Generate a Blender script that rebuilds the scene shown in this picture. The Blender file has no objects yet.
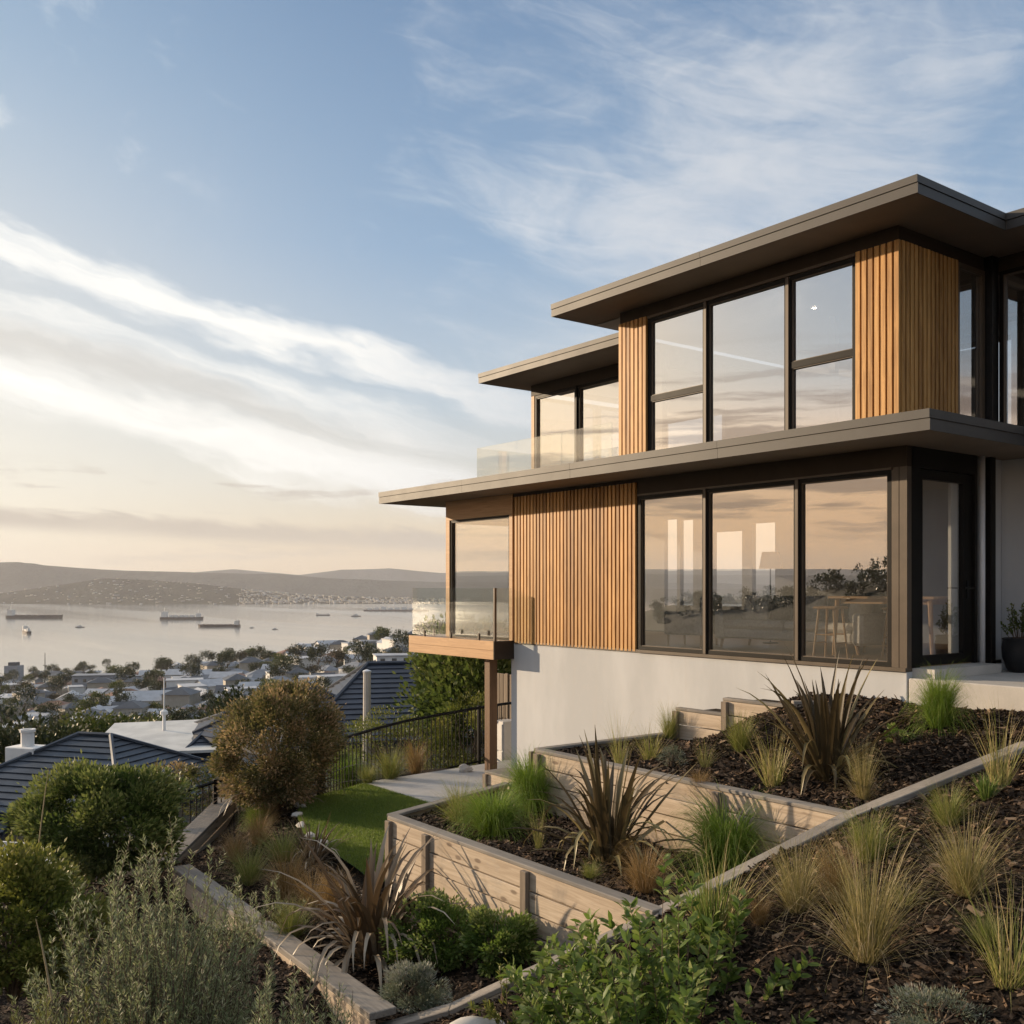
import bpy, bmesh, math, random
import numpy as np
from mathutils import Vector, Matrix
R = math.radians
scene = bpy.context.scene
col = scene.collection

# ------------------------------------------------------------------ camera
# world frame = the house's own frame: x runs into the house, y along its long facade, z = 0 is the living-room floor
FPX, HV = 1006.0, 588.0
AX = np.array([-.60112, .79915]); BX = np.array([.79915, .60112])
CAM = np.array([-11.528, -7.095, 1.0])
cd = bpy.data.cameras.new('camera'); cam = bpy.data.objects.new('camera', cd); col.objects.link(cam)
cam.location = CAM
HEAD = math.atan2(BX[1], AX[1])
cam.rotation_euler = (R(90), 0, -HEAD)
cd.sensor_width = 36; cd.lens = 36 * FPX / 1024; cd.shift_y = (HV - 512) / 1024
cd.clip_start = .1; cd.clip_end = 60000
scene.camera = cam

# ------------------------------------------------------------------ light
SUN_EL, SUN_HEAD = 13.0, -31.0           # heading measured from +y towards +x
sd = bpy.data.lights.new('sun', 'SUN'); sun = bpy.data.objects.new('sun', sd); col.objects.link(sun)
sd.energy = 5.0; sd.angle = R(.6); sd.color = (1, .77, .52)
to_sun = Vector((math.sin(R(SUN_HEAD)) * math.cos(R(SUN_EL)), math.cos(R(SUN_HEAD)) * math.cos(R(SUN_EL)), math.sin(R(SUN_EL))))
sun.rotation_euler = to_sun.to_track_quat('Z', 'Y').to_euler()
scene.view_settings.view_transform = 'Standard'; scene.view_settings.look = 'None'
EXPOSURE = .5
scene.view_settings.exposure = EXPOSURE; scene.view_settings.gamma = 1
scene.cycles.use_denoising = True
scene.cycles.max_bounces = 8; scene.cycles.transparent_max_bounces = 16
scene.cycles.volume_bounces = 0
SKY_STRENGTH = .11

class NT:
    """tiny helper to write node trees"""
    def __init__(s, nt): s.nt = nt; nt.nodes.clear()
    def n(s, t, ins=None, **kw):
        d = s.nt.nodes.new(t)
        for k, v in kw.items(): setattr(d, k, v)
        for k, v in (ins or {}).items():
            sock = d.inputs[k]
            if isinstance(v, bpy.types.NodeSocket): s.nt.links.new(v, sock)
            else: sock.default_value = v
        return d
    def m(s, op, a, b=0., c=0., clamp=False):
        d = s.n('ShaderNodeMath', {0: a, 1: b, 2: c}, operation=op); d.use_clamp = clamp; return d.outputs[0]
    def add(s, a, b): return s.m('ADD', a, b)
    def mul(s, a, b): return s.m('MULTIPLY', a, b)
    def step(s, v, a, b, o0=0., o1=1.):
        d = s.n('ShaderNodeMapRange', {'Value': v, 'From Min': a, 'From Max': b, 'To Min': o0, 'To Max': o1}, interpolation_type='SMOOTHSTEP'); return d.outputs[0]
    def comb(s, x, y, z=0.): return s.n('ShaderNodeCombineXYZ', {0: x, 1: y, 2: z}).outputs[0]
    def noise(s, vec, scale, detail=4., rough=.5, dist=0.):
        return s.n('ShaderNodeTexNoise', {'Vector': vec, 'Scale': scale, 'Detail': detail, 'Roughness': rough, 'Distortion': dist}).outputs[0]
    def mix(s, f, a, b, blend='MIX'):
        d = s.n('ShaderNodeMix', data_type='RGBA', blend_type=blend)
        for k, v in ((0, f), (6, a), (7, b)):
            if isinstance(v, bpy.types.NodeSocket): s.nt.links.new(v, d.inputs[k])
            else: d.inputs[k].default_value = v if k == 0 else (tuple(v) + (1,))[:4]
        return d.outputs[2]
    def mapping(s, vec, scale=(1, 1, 1), rot=(0, 0, 0), loc=(0, 0, 0)):
        return s.n('ShaderNodeMapping', {'Vector': vec, 'Scale': scale, 'Rotation': rot, 'Location': loc}).outputs[0]
    def ramp(s, f, *stops):
        d = s.n('ShaderNodeValToRGB', {0: f}); e = d.color_ramp.elements
        while len(e) < len(stops): e.new(.5)
        for k, (p, c) in zip(e, stops): k.position = p; k.color = tuple(c) + (1,)
        return d.outputs[0]

def gauss(t, v, c, w):
    q = t.mul(t.add(v, -c), 1 / w); return t.m('POWER', math.e, t.mul(t.mul(q, q), -1.))

world = bpy.data.worlds.new('World'); scene.world = world; world.use_nodes = True
t = NT(world.node_tree)
sky = t.n('ShaderNodeTexSky', sky_type='NISHITA', sun_disc=False, sun_elevation=R(SUN_EL), sun_rotation=R(SUN_HEAD), altitude=60, air_density=1.0, dust_density=1.6, ozone_density=1.4)
KSKY = 1 / (SKY_STRENGTH * 2 ** EXPOSURE)
def S(r, g, b, k=1.):
    """a sky colour read off the photograph -> radiance"""
    f = lambda c: (c / 255 / 12.92 if c <= 10 else ((c / 255 + .055) / 1.055) ** 2.4) * KSKY * k
    return f(r), f(g), f(b)
gen = t.n('ShaderNodeTexCoord').outputs['Generated']
sx = t.n('ShaderNodeSeparateXYZ', {0: gen})
# azimuth (degrees, 0 = the heading of the photograph) and elevation of the direction
cx = t.add(t.mul(sx.outputs[0], math.cos(HEAD)), t.mul(sx.outputs[1], -math.sin(HEAD)))
cy = t.add(t.mul(sx.outputs[0], math.sin(HEAD)), t.mul(sx.outputs[1], math.cos(HEAD)))
az = t.mul(t.m('ARCTAN2', cx, cy), 57.2958)
el = t.mul(t.m('ARCSINE', sx.outputs[2]), 57.2958)
q = t.add(el, t.mul(az, .235))
warp = t.add(t.noise(t.comb(t.mul(az, .05), t.mul(q, .16)), 1.2, 4, .55), -.5)
warp2 = t.add(t.noise(t.comb(t.mul(az, .16), t.mul(q, .5), 5.), 1., 5, .6), -.5)
qw = t.add(q, t.add(t.mul(warp, 4.), t.mul(warp2, 1.4)))
st = t.add(t.mul(t.noise(t.comb(t.mul(az, .045), t.mul(qw, .34), 3.), 1.0, 7, .55), .62), t.mul(t.noise(t.comb(t.mul(az, .20), t.mul(qw, .62), 13.), 1.0, 9, .64, .5), .38))
fine = t.noise(t.comb(t.mul(az, .22), t.mul(qw, .75), 7.), 1.0, 7, .6)
puff = t.noise(t.comb(t.mul(az, .13), t.mul(t.add(el, t.mul(az, .12)), .26), 31.), 1.0, 9, .60, .6)
toward = t.step(az, 25., -62.)                     # 0 away from the sun, 1 near its azimuth
grad = t.ramp(t.m('MULTIPLY', el, 1 / 60., clamp=True), (0., S(241, 207, 166)), (.045, S(240, 217, 186)), (.10, S(226, 222, 214)), (.17, S(196, 210, 222)), (.31, S(148, 179, 211)), (.50, S(116, 150, 188)), (.72, S(196, 207, 221)), (1., S(240, 243, 247, 1.25)))
grad = t.mix(t.mul(t.mul(t.step(az, -2., -36.), t.step(az, -78., -46., .0, 1.)), t.step(el, 45., 18.)), grad, t.mix(t.step(el, 5., 30.), S(252, 244, 230), S(168, 194, 217)), 'MIX')
clear = t.mix(.80, t.n('ShaderNodeHueSaturation', {'Saturation': .95, 'Value': 1.0, 'Color': sky.outputs[0]}).outputs[0], grad)
clear = t.mix(t.mul(t.mul(t.step(az, -48., -76.), t.step(el, 13., 3.)), .85), clear, S(252, 200, 146, 2.0))
# glow of the low sun beyond the left edge
dsun = t.m('SQRT', t.add(t.m('POWER', t.mul(t.add(az, -(SUN_HEAD - math.degrees(HEAD))), .75), 2.), t.m('POWER', t.add(el, -SUN_EL), 2.)))
clear = t.mix(t.mul(gauss(t, dsun, 0., 11.), .85), clear, S(255, 222, 172, 1.5))
fib = t.noise(t.comb(t.mul(az, .07), t.mul(t.add(q, t.add(t.mul(warp, 4.5), t.mul(warp2, 2.2))), 1.15), 17.), 1.0, 10, .62, .35)
nm = t.add(t.mul(st, .5), t.mul(fib, .5))
qe = t.add(q, t.add(t.mul(warp, 4.2), t.mul(warp2, 3.0)))
env = t.m('MAXIMUM', t.m('MAXIMUM', gauss(t, qe, 10.6, 1.45), t.mul(gauss(t, qe, 7.5, 1.7), .80)), gauss(t, qe, 4.6, 2.1))
env = t.mul(t.mul(env, t.step(az, 14., -7., .30, 1.)), t.step(az, -72., -45., .45, 1.))
bands = t.step(t.add(nm, t.mul(t.add(env, -1.), .60)), .10, .64)
envv = t.mul(gauss(t, az, 14., 17.), gauss(t, t.add(el, t.mul(warp, 9.)), 20., 13.))
vn = t.add(t.mul(puff, .70), t.mul(fib, .30))
veil = t.mul(t.step(t.add(vn, t.mul(t.add(envv, -1.), .45)), .16, .66), .92)
wf = t.noise(t.comb(t.mul(az, .15), t.mul(qw, .26), 11.), 1.0, 8, .6)
wisps = t.mul(t.mul(t.step(wf, .52, .80, 0., .6), t.step(el, 12., 17.)), t.step(az, -14., -22.))
m1 = t.m('MAXIMUM', t.m('MAXIMUM', bands, veil), wisps)
lo = t.noise(t.comb(t.mul(az, .055), t.mul(t.add(el, t.mul(warp2, .6)), .80), 21.), 1.0, 6, .55)
low = t.mul(t.mul(t.step(t.add(lo, t.mul(t.add(fine, -.5), .35)), .545, .64), t.mul(t.step(el, 3.4, 4.2), t.step(el, 7.2, 5.0))), .8)
low2 = t.mul(t.step(t.add(lo, t.mul(t.add(fine, -.5), .3)), .50, .64), t.mul(t.step(el, .6, 1.4), t.step(el, 3.6, 2.2)))
main = t.mul(t.step(t.add(el, t.add(t.mul(t.add(fine, -.5), 1.7), t.add(t.mul(warp2, .8), t.mul(az, .045)))), 3.1, 2.6), t.mul(t.step(t.add(el, t.mul(az, .045)), 1.5, 2.3), t.step(az, 6., -4.)))
streaks = t.noise(t.comb(t.mul(az, .05), t.mul(t.add(el, t.mul(warp2, .9)), .75), 47.), 1.0, 7, .6)
streaks = t.mul(t.step(streaks, .50, .60), t.mul(t.step(az, -48., -66.), t.mul(t.step(el, 2.2, 3.6), t.step(el, 15., 8.))))
low = t.m('MAXIMUM', low, t.mul(streaks, .8))
low = t.m('MAXIMUM', t.m('MAXIMUM', low, t.mul(low2, .5)), t.mul(main, t.step(puff, .3, .6, .75, 1.)))
cloud = t.mix(t.step(az, 14., -20.), S(214, 219, 226), S(255, 253, 247, 1.15))
c1 = t.mix(m1, clear, cloud)
# the grey underside between the two bright bands
c1 = t.mix(t.mul(t.mul(gauss(t, qw, 6.3, .75), t.step(az, 2., -16.)), .55), c1, S(222, 216, 207))
lowc = t.mix(t.step(az, -20., -80.), S(196, 186, 175), S(158, 136, 122))
c2 = t.mix(t.mul(low, .85), c1, lowc)
bg = t.n('ShaderNodeBackground', {'Color': c2, 'Strength': SKY_STRENGTH})
out = t.n('ShaderNodeOutputWorld'); world.node_tree.links.new(bg.outputs[0], out.inputs[0])

# ------------------------------------------------------------------ points and frames
def W(xc, yc):
    """right / forward of the viewpoint -> world x, y"""
    return CAM[0] + xc * math.cos(HEAD) + yc * math.sin(HEAD), CAM[1] - xc * math.sin(HEAD) + yc * math.cos(HEAD)
def P(u, v, D):
    xc = (u - 512) / FPX * D
    x, y = W(xc, D); return Vector((x, y, CAM[2] - (v - HV) / FPX * D))
def tocam(x, y):
    dx = x - CAM[0]; dy = y - CAM[1]
    return dx * math.cos(HEAD) - dy * math.sin(HEAD), dx * math.sin(HEAD) + dy * math.cos(HEAD)

# ------------------------------------------------------------------ object helpers
def tag(o, label=None, cat=None, group=None, kind=None):
    if label: o['label'] = label
    if cat: o['category'] = cat
    if group: o['group'] = group
    if kind: o['kind'] = kind
    return o
def thing(name, label, cat, loc=(0, 0, 0), rz=0., group=None):
    o = bpy.data.objects.new(name, None); col.objects.link(o); o.location = loc; o.rotation_euler = (0, 0, rz)
    o.empty_display_size = .2
    return tag(o, label, cat, group)
def link(name, me, parent=None, loc=(0, 0, 0)):
    o = bpy.data.objects.new(name, me); col.objects.link(o); o.location = loc
    if parent: o.parent = parent
    return o
class MB:
    def __init__(s): s.v = []; s.f = []; s.mi = []
    def quad(s, *p, mi=0):
        b = len(s.v); s.v += [tuple(x) for x in p]; s.f.append(tuple(range(b, b + len(p)))); s.mi.append(mi); return s
    def hexa(s, p, mi=0):           # bottom 4 then top 4, both counter-clockwise from above
        b = len(s.v); s.v += [tuple(x) for x in p]
        for f in ((3, 2, 1, 0), (4, 5, 6, 7), (0, 1, 5, 4), (1, 2, 6, 5), (2, 3, 7, 6), (3, 0, 4, 7)):
            s.f.append(tuple(b + i for i in f)); s.mi.append(mi)
        return s
    def box(s, x0, x1, y0, y1, z0, z1, mi=0):
        return s.hexa([(x0, y0, z0), (x1, y0, z0), (x1, y1, z0), (x0, y1, z0), (x0, y0, z1), (x1, y0, z1), (x1, y1, z1), (x0, y1, z1)], mi)
    def cbox(s, x0, x1, y0, y1, z0, z1, c=.006, mi=0):
        """box with chamfered edges"""
        bm = bmesh.new()
        bmesh.ops.create_cube(bm, size=1)
        for v in bm.verts: v.co = Vector(((x0 + x1) / 2 + v.co.x * (x1 - x0), (y0 + y1) / 2 + v.co.y * (y1 - y0), (z0 + z1) / 2 + v.co.z * (z1 - z0)))
        bmesh.ops.bevel(bm, geom=bm.edges[:], offset=c, segments=1, affect='EDGES')
        b = len(s.v); bm.verts.index_update()
        s.v += [tuple(v.co) for v in bm.verts]
        for f in bm.faces: s.f.append(tuple(b + v.index for v in f.verts)); s.mi.append(mi)
        bm.free(); return s
    def tube(s, pts, rad, n=8, mi=0, caps=True):
        pts = [Vector(p) for p in pts]; rad = rad if hasattr(rad, '__len__') else [rad] * len(pts)
        b = len(s.v); a = None
        for i, p in enumerate(pts):
            d = (pts[min(i + 1, len(pts) - 1)] - pts[max(i - 1, 0)]).normalized()
            if a is None: a = d.orthogonal().normalized()
            else:
                a = (a - d * a.dot(d)); a = a.normalized() if a.length > 1e-6 else d.orthogonal().normalized()
            c = d.cross(a)
            for k in range(n):
                w = 2 * math.pi * k / n; s.v.append(tuple(p + (a * math.cos(w) + c * math.sin(w)) * rad[i]))
        for i in range(len(pts) - 1):
            for k in range(n):
                k2 = (k + 1) % n; s.f.append((b + i * n + k, b + i * n + k2, b + (i + 1) * n + k2, b + (i + 1) * n + k)); s.mi.append(mi)
        if caps:
            s.f.append(tuple(b + k for k in reversed(range(n)))); s.mi.append(mi)
            e = b + (len(pts) - 1) * n; s.f.append(tuple(e + k for k in range(n))); s.mi.append(mi)
        return s
    def lathe(s, prof, c=(0, 0, 0), n=20, mi=0):
        b = len(s.v)
        for r, z in prof:
            for k in range(n): w = 2 * math.pi * k / n; s.v.append((c[0] + r * math.cos(w), c[1] + r * math.sin(w), c[2] + z))
        for i in range(len(prof) - 1):
            for k in range(n):
                k2 = (k + 1) % n; s.f.append((b + i * n + k, b + i * n + k2, b + (i + 1) * n + k2, b + (i + 1) * n + k)); s.mi.append(mi)
        s.f.append(tuple(b + k for k in reversed(range(n)))); s.mi.append(mi)
        e = b + (len(prof) - 1) * n; s.f.append(tuple(e + k for k in range(n))); s.mi.append(mi)
        return s
    def mesh(s, name, mats, smooth=False):
        me = bpy.data.meshes.new(name); me.from_pydata(s.v, [], s.f)
        for m_ in (mats if isinstance(mats, (list, tuple)) else [mats]): me.materials.append(m_)
        me.polygons.foreach_set('material_index', s.mi)
        if smooth: me.polygons.foreach_set('use_smooth', [True] * len(me.polygons))
        me.update(); return me
    def build(s, name, mats, parent=None, loc=(0, 0, 0), smooth=False):
        return link(name, s.mesh(name, mats, smooth), parent, loc)
def npmesh(name, V, Fq, mat, tint=None, smooth=False, mats=None, mi=None):
    """big mesh from arrays; Fq is an (n,k) index array; tint a per-vertex random number kept as an attribute"""
    V = np.asarray(V, np.float32); Fq = np.asarray(Fq, np.int32); k = Fq.shape[1]
    me = bpy.data.meshes.new(name)
    me.vertices.add(len(V)); me.vertices.foreach_set('co', V.ravel())
    me.loops.add(Fq.size); me.loops.foreach_set('vertex_index', Fq.ravel())
    me.polygons.add(len(Fq)); me.polygons.foreach_set('loop_start', np.arange(0, Fq.size, k, dtype=np.int32))
    if smooth: me.polygons.foreach_set('use_smooth', np.ones(len(Fq), bool))
    for m_ in (mats or [mat]): me.materials.append(m_)
    if mi is not None: me.polygons.foreach_set('material_index', np.asarray(mi, np.int32))
    if tint is not None:
        at = me.attributes.new('tint', 'FLOAT', 'POINT'); at.data.foreach_set('value', np.asarray(tint, np.float32))
    me.update(calc_edges=True); me.validate(); return me
def copy_tree(o, parent=None):
    c = o.copy(); col.objects.link(c)
    if parent: c.parent = parent
    for ch in KIDS(o): copy_tree(ch, c)
    return c
def KIDS(o): return list(o.children)

# ------------------------------------------------------------------ materials
def new(name):
    m_ = bpy.data.materials.new(name); m_.use_nodes = True; return m_, NT(m_.node_tree)
def finish(t, shader, m_, disp=None):
    o = t.n('ShaderNodeOutputMaterial'); t.nt.links.new(shader, o.inputs[0]); return m_
def bump(t, h, strength=.3, dist=.01):
    return t.n('ShaderNodeBump', {'Height': h, 'Strength': strength, 'Distance': dist}).outputs[0]
def pr(t, **k):
    d = {}
    for a, v in k.items(): d[{'col': 'Base Color', 'rough': 'Roughness', 'metal': 'Metallic', 'nor': 'Normal', 'spec': 'Specular IOR Level', 'trans': 'Transmission Weight', 'emit': 'Emission Color', 'es': 'Emission Strength', 'ior': 'IOR'}[a]] = (tuple(v) + (1,) if a in ('col', 'emit') and isinstance(v, tuple) and len(v) == 3 else v)
    return t.n('ShaderNodeBsdfPrincipled', d).outputs[0]
def obj(t): return t.n('ShaderNodeTexCoord').outputs['Object']
def plain(name, c, rough=.6, metal=0., var=.12, scale=3., bmp=.0, bs=80., stretch=(1, 1, 1), spec=None):
    m_, t = new(name); o = t.mapping(obj(t), stretch)
    n = t.noise(o, scale, 6, .6); f = t.step(n, .3, .7)
    a = tuple(x * (1 - var) for x in c); b = tuple(min(1, x * (1 + var)) for x in c)
    kw = dict(col=t.mix(f, a, b), rough=t.m('ADD', rough - .06, t.mul(n, .12)), metal=metal)
    kw['spec'] = (.15 if max(c) < .05 else .4) if spec is None else spec
    if bmp: kw['nor'] = bump(t, t.noise(o, bs, 3, .6), bmp, .005)
    return finish(t, pr(t, **kw), m_)
def wood(name, c1, c2, axis='z', rough=.5, gl=1., isl=.5, knots=False, weather=None, cs=1.):
    """grain runs along the axis; islands (single boards) differ in tone"""
    m_, t = new(name); o = obj(t); rnd = t.n('ShaderNodeNewGeometry').outputs['Random Per Island']
    sc = {'x': (.35, 7, 7), 'y': (7, .35, 7), 'z': (7, 7, .35)}[axis]
    off = t.comb(t.mul(rnd, 37.), t.mul(rnd, 91.), t.mul(rnd, 53.))
    p = t.n('ShaderNodeVectorMath', {0: o, 1: off}, operation='ADD').outputs[0]
    g = t.noise(t.mapping(p, sc), 3.2 * gl, 8, .65, 1.2)
    gf = t.noise(t.mapping(p, tuple(v * 5 if v > 1 else v * 3 for v in sc)), 4 * gl, 4, .7)
    f = t.add(t.mul(t.step(g, .32, .68), .62), t.mul(gf, .3))
    f = t.add(f, t.mul(t.add(rnd, -.5), isl))
    c = t.mix(t.m('MULTIPLY', f, 1., clamp=True), c1, c2)
    if knots:
        ks = {'x': (2.9, 7.3, 7.3), 'y': (7.3, 2.9, 7.3), 'z': (7.3, 7.3, 2.9)}[axis]
        vd = t.n('ShaderNodeTexVoronoi', {'Vector': t.mapping(p, ks), 'Scale': 1.0, 'Randomness': 1.}).outputs['Distance']
        kk = t.step(t.add(vd, t.mul(g, .18)), .31, .19)
        c = t.mix(t.mul(kk, .7), c, (.10, .065, .045))
        stn = t.step(t.noise(p, 1.7, 5, .65), .52, .72)
        c = t.mix(t.mul(stn, .65), c, (.20, .175, .15))
        str2 = t.step(t.noise(t.mapping(p, tuple(2.5 if v > 1 else .8 for v in sc)), 2.6, 6, .7), .56, .70); c = t.mix(t.mul(str2, .45), c, (.30, .27, .235))
    if weather:
        wz = t.step(t.noise(p, 1.1 * cs, 5, .6), .35, .65); c = t.mix(t.mul(wz, .6), c, weather)
    nor = bump(t, t.add(t.mul(gf, .6), t.mul(g, .5)), .35, .004)
    return finish(t, pr(t, col=c, rough=rough, nor=nor, spec=.3), m_)
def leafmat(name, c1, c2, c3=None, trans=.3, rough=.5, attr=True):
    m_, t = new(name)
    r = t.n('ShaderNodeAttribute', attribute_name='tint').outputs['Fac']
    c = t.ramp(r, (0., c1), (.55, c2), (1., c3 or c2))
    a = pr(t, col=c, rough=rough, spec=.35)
    b = t.n('ShaderNodeBsdfTranslucent', {'Color': t.mix(.5, c, tuple(min(1, x * 1.5) for x in c2), 'MIX')}).outputs[0]
    mx = t.n('ShaderNodeMixShader', {0: trans, 1: a, 2: b}).outputs[0]
    return finish(t, mx, m_)

M = {}
M['slat'] = wood('cedar_slats', (.25, .12, .036), (.62, .345, .118), 'z', .5, 1., .6)
M['balcony_wood'] = wood('pale_cedar', (.33, .18, .08), (.50, .30, .145), 'y', .5, 1., .3)
M['post_wood'] = wood('post_timber', (.09, .048, .024), (.17, .095, .048), 'z', .55)
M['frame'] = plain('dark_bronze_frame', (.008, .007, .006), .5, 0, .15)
M['frame_lit'] = plain('lit_bronze_trim', (.085, .062, .042), .45, 0, .12)  # brown trim; also paints the frames' facing sides as if lit
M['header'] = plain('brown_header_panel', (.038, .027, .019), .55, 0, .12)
M['fascia'] = plain('bronze_grey_fascia', (.068, .064, .060), .52, .0, .10, 2., spec=.3)
M['soffit'] = plain('soffit_board', (.17, .13, .095), .7, 0, .10, 1.5, .1, 60)
M['interior'] = plain('interior_plaster', (.26, .26, .265), .8, 0, .03)
M['ceiling'] = plain('ceiling_white', (.34, .34, .345), .8, 0, .02)
M['int_floor'] = wood('oak_floor', (.20, .12, .065), (.36, .23, .13), 'y', .4)
M['black_metal'] = plain('black_metal', (.012, .012, .012), .45, .2, .2)
M['steel'] = plain('clamp_steel', (.42, .40, .37), .35, .8, .1)
M['white_pvc'] = plain('painted_pipe', (.62, .63, .65), .4, 0, .05)
M['timber_face'] = wood('pine_sleepers', (.30, .23, .165), (.52, .43, .33), 'y', .75, .8, .35, True)
M['timber_face_x'] = wood('pine_sleepers_cross', (.30, .23, .165), (.52, .43, .33), 'x', .75, .8, .35, True)
M['timber_post'] = wood('weathered_posts', (.12, .095, .07), (.25, .20, .155), 'z', .8)
M['timber_cap'] = wood('weathered_capping', (.16, .14, .12), (.30, .27, .235), 'x', .8, 1., .4, False, (.11, .105, .10))
M['tin_roof'] = plain('dark_slate_roof', (.040, .050, .066), .42, .25, .25, 1.2, .15, 25)
M['tin_roof2'] = plain('navy_tile_roof', (.034, .042, .060), .5, .15, .25, 1.2, .15, 25)
M['flat_roof'] = plain('pale_membrane_roof', (.50, .49, .46), .65, 0, .15, 1.2)
M['grey_wall'] = plain('blue_grey_weatherboard', (.085, .10, .125), .6, 0, .1, 2.)
M['white_paint'] = plain('white_paint', (.66, .65, .63), .55, 0, .08, 2.)
M['glass_dark'] = plain('dark_window', (.03, .035, .04), .08, 0, .2, spec=.5)

def stain_plaster():
    m_, t = new('white_render_wall'); o = obj(t)
    big = t.noise(t.mapping(o, (1, 1, .35)), .9, 6, .6); sm = t.noise(o, 9, 6, .65); gr = t.noise(o, 130, 2, .5)
    c = t.mix(t.step(big, .35, .7), (.42, .43, .44), (.51, .52, .53))
    c = t.mix(t.mul(t.step(sm, .5, .75), .25), c, (.52, .49, .46))
    streak = t.step(t.noise(t.mapping(o, (3, 3, .12)), 2.2, 5, .6), .55, .75)
    c = t.mix(t.mul(streak, .30), c, (.45, .42, .39))
    return finish(t, pr(t, col=c, rough=.85, nor=bump(t, t.add(gr, t.mul(sm, .6)), .25, .004), spec=.25), m_)
M['plaster'] = stain_plaster()
def concrete(name, c, joints=None):
    m_, t = new(name); o = obj(t)
    a = t.noise(o, 1.3, 6, .6); b = t.noise(o, 40, 4, .6); s_ = t.noise(o, 260, 2, .5)
    cc = t.mix(t.step(a, .3, .7), tuple(x * .85 for x in c), tuple(x * 1.1 for x in c))
    cc = t.mix(t.mul(t.step(s_, .58, .7), .5), cc, tuple(x * .55 for x in c))
    cc = t.mix(t.mul(t.step(b, .5, .8), .3), cc, tuple(x * 1.25 for x in c))
    return finish(t, pr(t, col=cc, rough=.85, nor=bump(t, b, .15, .003)), m_)
M['patio'] = concrete('exposed_aggregate', (.40, .395, .385))
M['terrace'] = concrete('terrace_concrete', (.46, .435, .40))
def mulch():
    m_, t = new('bark_mulch'); o = obj(t)
    v = t.n('ShaderNodeTexVoronoi', {'Vector': t.mapping(o, (1, 1, 1)), 'Scale': 34., 'Randomness': 1.})
    n = t.noise(o, 6, 7, .7); f = t.noise(o, 55, 5, .7)
    c = t.ramp(t.add(t.mul(f, .7), t.mul(n, .3)), (.3, (.008, .006, .004)), (.55, (.022, .015, .010)), (.8, (.055, .038, .026)))
    h = t.add(t.mul(f, .8), t.mul(v.outputs['Distance'], .8))
    return finish(t, pr(t, col=c, rough=.9, nor=bump(t, h, .9, .03), spec=.2), m_)
M['mulch'] = mulch()
def chipmat():
    m_, t = new('bark_chips'); r = t.n('ShaderNodeAttribute', attribute_name='tint').outputs['Fac']
    c = t.ramp(r, (0., (.010, .007, .005)), (.6, (.058, .036, .022)), (.9, (.15, .096, .060)), (1., (.26, .185, .12)))
    return finish(t, pr(t, col=c, rough=.85, spec=.2), m_)
M['chips'] = chipmat()
def hillmat():
    m_, t = new('hillside_scrub'); o = obj(t)
    a = t.noise(o, .03, 6, .6); b = t.noise(o, .6, 6, .65)
    c = t.ramp(t.add(t.mul(a, .5), t.mul(b, .5)), (.32, (.010, .012, .007)), (.5, (.018, .020, .011)), (.68, (.045, .040, .026)))
    return finish(t, pr(t, col=c, rough=.95, nor=bump(t, b, .8, .6), spec=.1), m_)
M['hillside'] = hillmat()
def farhill(name, c1, c2, sc):
    m_, t = new(name); o = obj(t)
    a = t.noise(o, sc, 7, .65); b = t.noise(o, sc * 9, 4, .65)
    c = t.mix(t.step(t.add(t.mul(a, .55), t.mul(b, .45)), .38, .62), c1, c2)
    return finish(t, pr(t, col=c, rough=1., nor=bump(t, b, .8, 20.), spec=.05), m_)
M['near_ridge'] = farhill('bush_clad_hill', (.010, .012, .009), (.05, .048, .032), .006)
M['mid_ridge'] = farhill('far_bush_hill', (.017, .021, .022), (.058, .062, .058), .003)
M['far_ridge'] = farhill('haze_tinted_far_hill', (.026, .034, .042), (.07, .08, .09), .002)  # paler and bluer with distance: haze painted into the hill colour
def watermat():
    m_, t = new('harbour_water'); o = obj(t)
    a = t.noise(t.mapping(o, (1, .35, 1), (0, 0, HEAD)), .09, 5, .6); b = t.noise(t.mapping(o, (1, .10, 1), (0, 0, R(70))), .004, 6, .62)
    rough = t.step(b, .3, .7, .08, .17)
    return finish(t, pr(t, col=(.165, .165, .16), rough=rough, nor=bump(t, a, .10, .6), ior=1.33), m_)
M['water'] = watermat()
def glassmat(name, refl, tint=(.86, .88, .87), pw=4.):
    """coated pane: part mirror, part clear"""
    m_, t = new(name)
    lw = t.n('ShaderNodeLayerWeight', {'Blend': .5}).outputs['Facing']
    f = t.m('MULTIPLY_ADD', t.m('POWER', lw, pw), 1 - refl, refl)
    gl = t.n('ShaderNodeBsdfAnisotropic' if False else 'ShaderNodeBsdfGlossy', {'Color': (.97, .97, .97, 1), 'Roughness': 0.}).outputs[0]
    tr = t.n('ShaderNodeBsdfTransparent', {'Color': tint + (1,)}).outputs[0]
    return finish(t, t.n('ShaderNodeMixShader', {0: f, 1: tr, 2: gl}).outputs[0], m_)
M['pane'] = glassmat('window_glass', .42, (.86, .87, .86))
M['pane_up'] = glassmat('upper_window_glass', .62, (.66, .69, .72))
M['deck_glass'] = glassmat('deck_balustrade_glass', .15, (.93, .945, .94), 6.)
M['clear'] = glassmat('balustrade_glass', .03, (.94, .955, .95), 10.)
def lawnmat():
    m_, t = new('lawn_soil'); o = obj(t); n = t.noise(o, 20, 5, .6)
    return finish(t, pr(t, col=t.mix(n, (.018, .032, .008), (.04, .07, .014)), rough=.9), m_)
M['lawn_base'] = lawnmat()
M['lawn_blade'] = leafmat('lawn_blades', (.06, .105, .016), (.160, .225, .038), (.30, .32, .09), .4)
M['grass_green'] = leafmat('green_tussock', (.070, .130, .014), (.18, .27, .035), (.36, .34, .12), .4)
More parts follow.
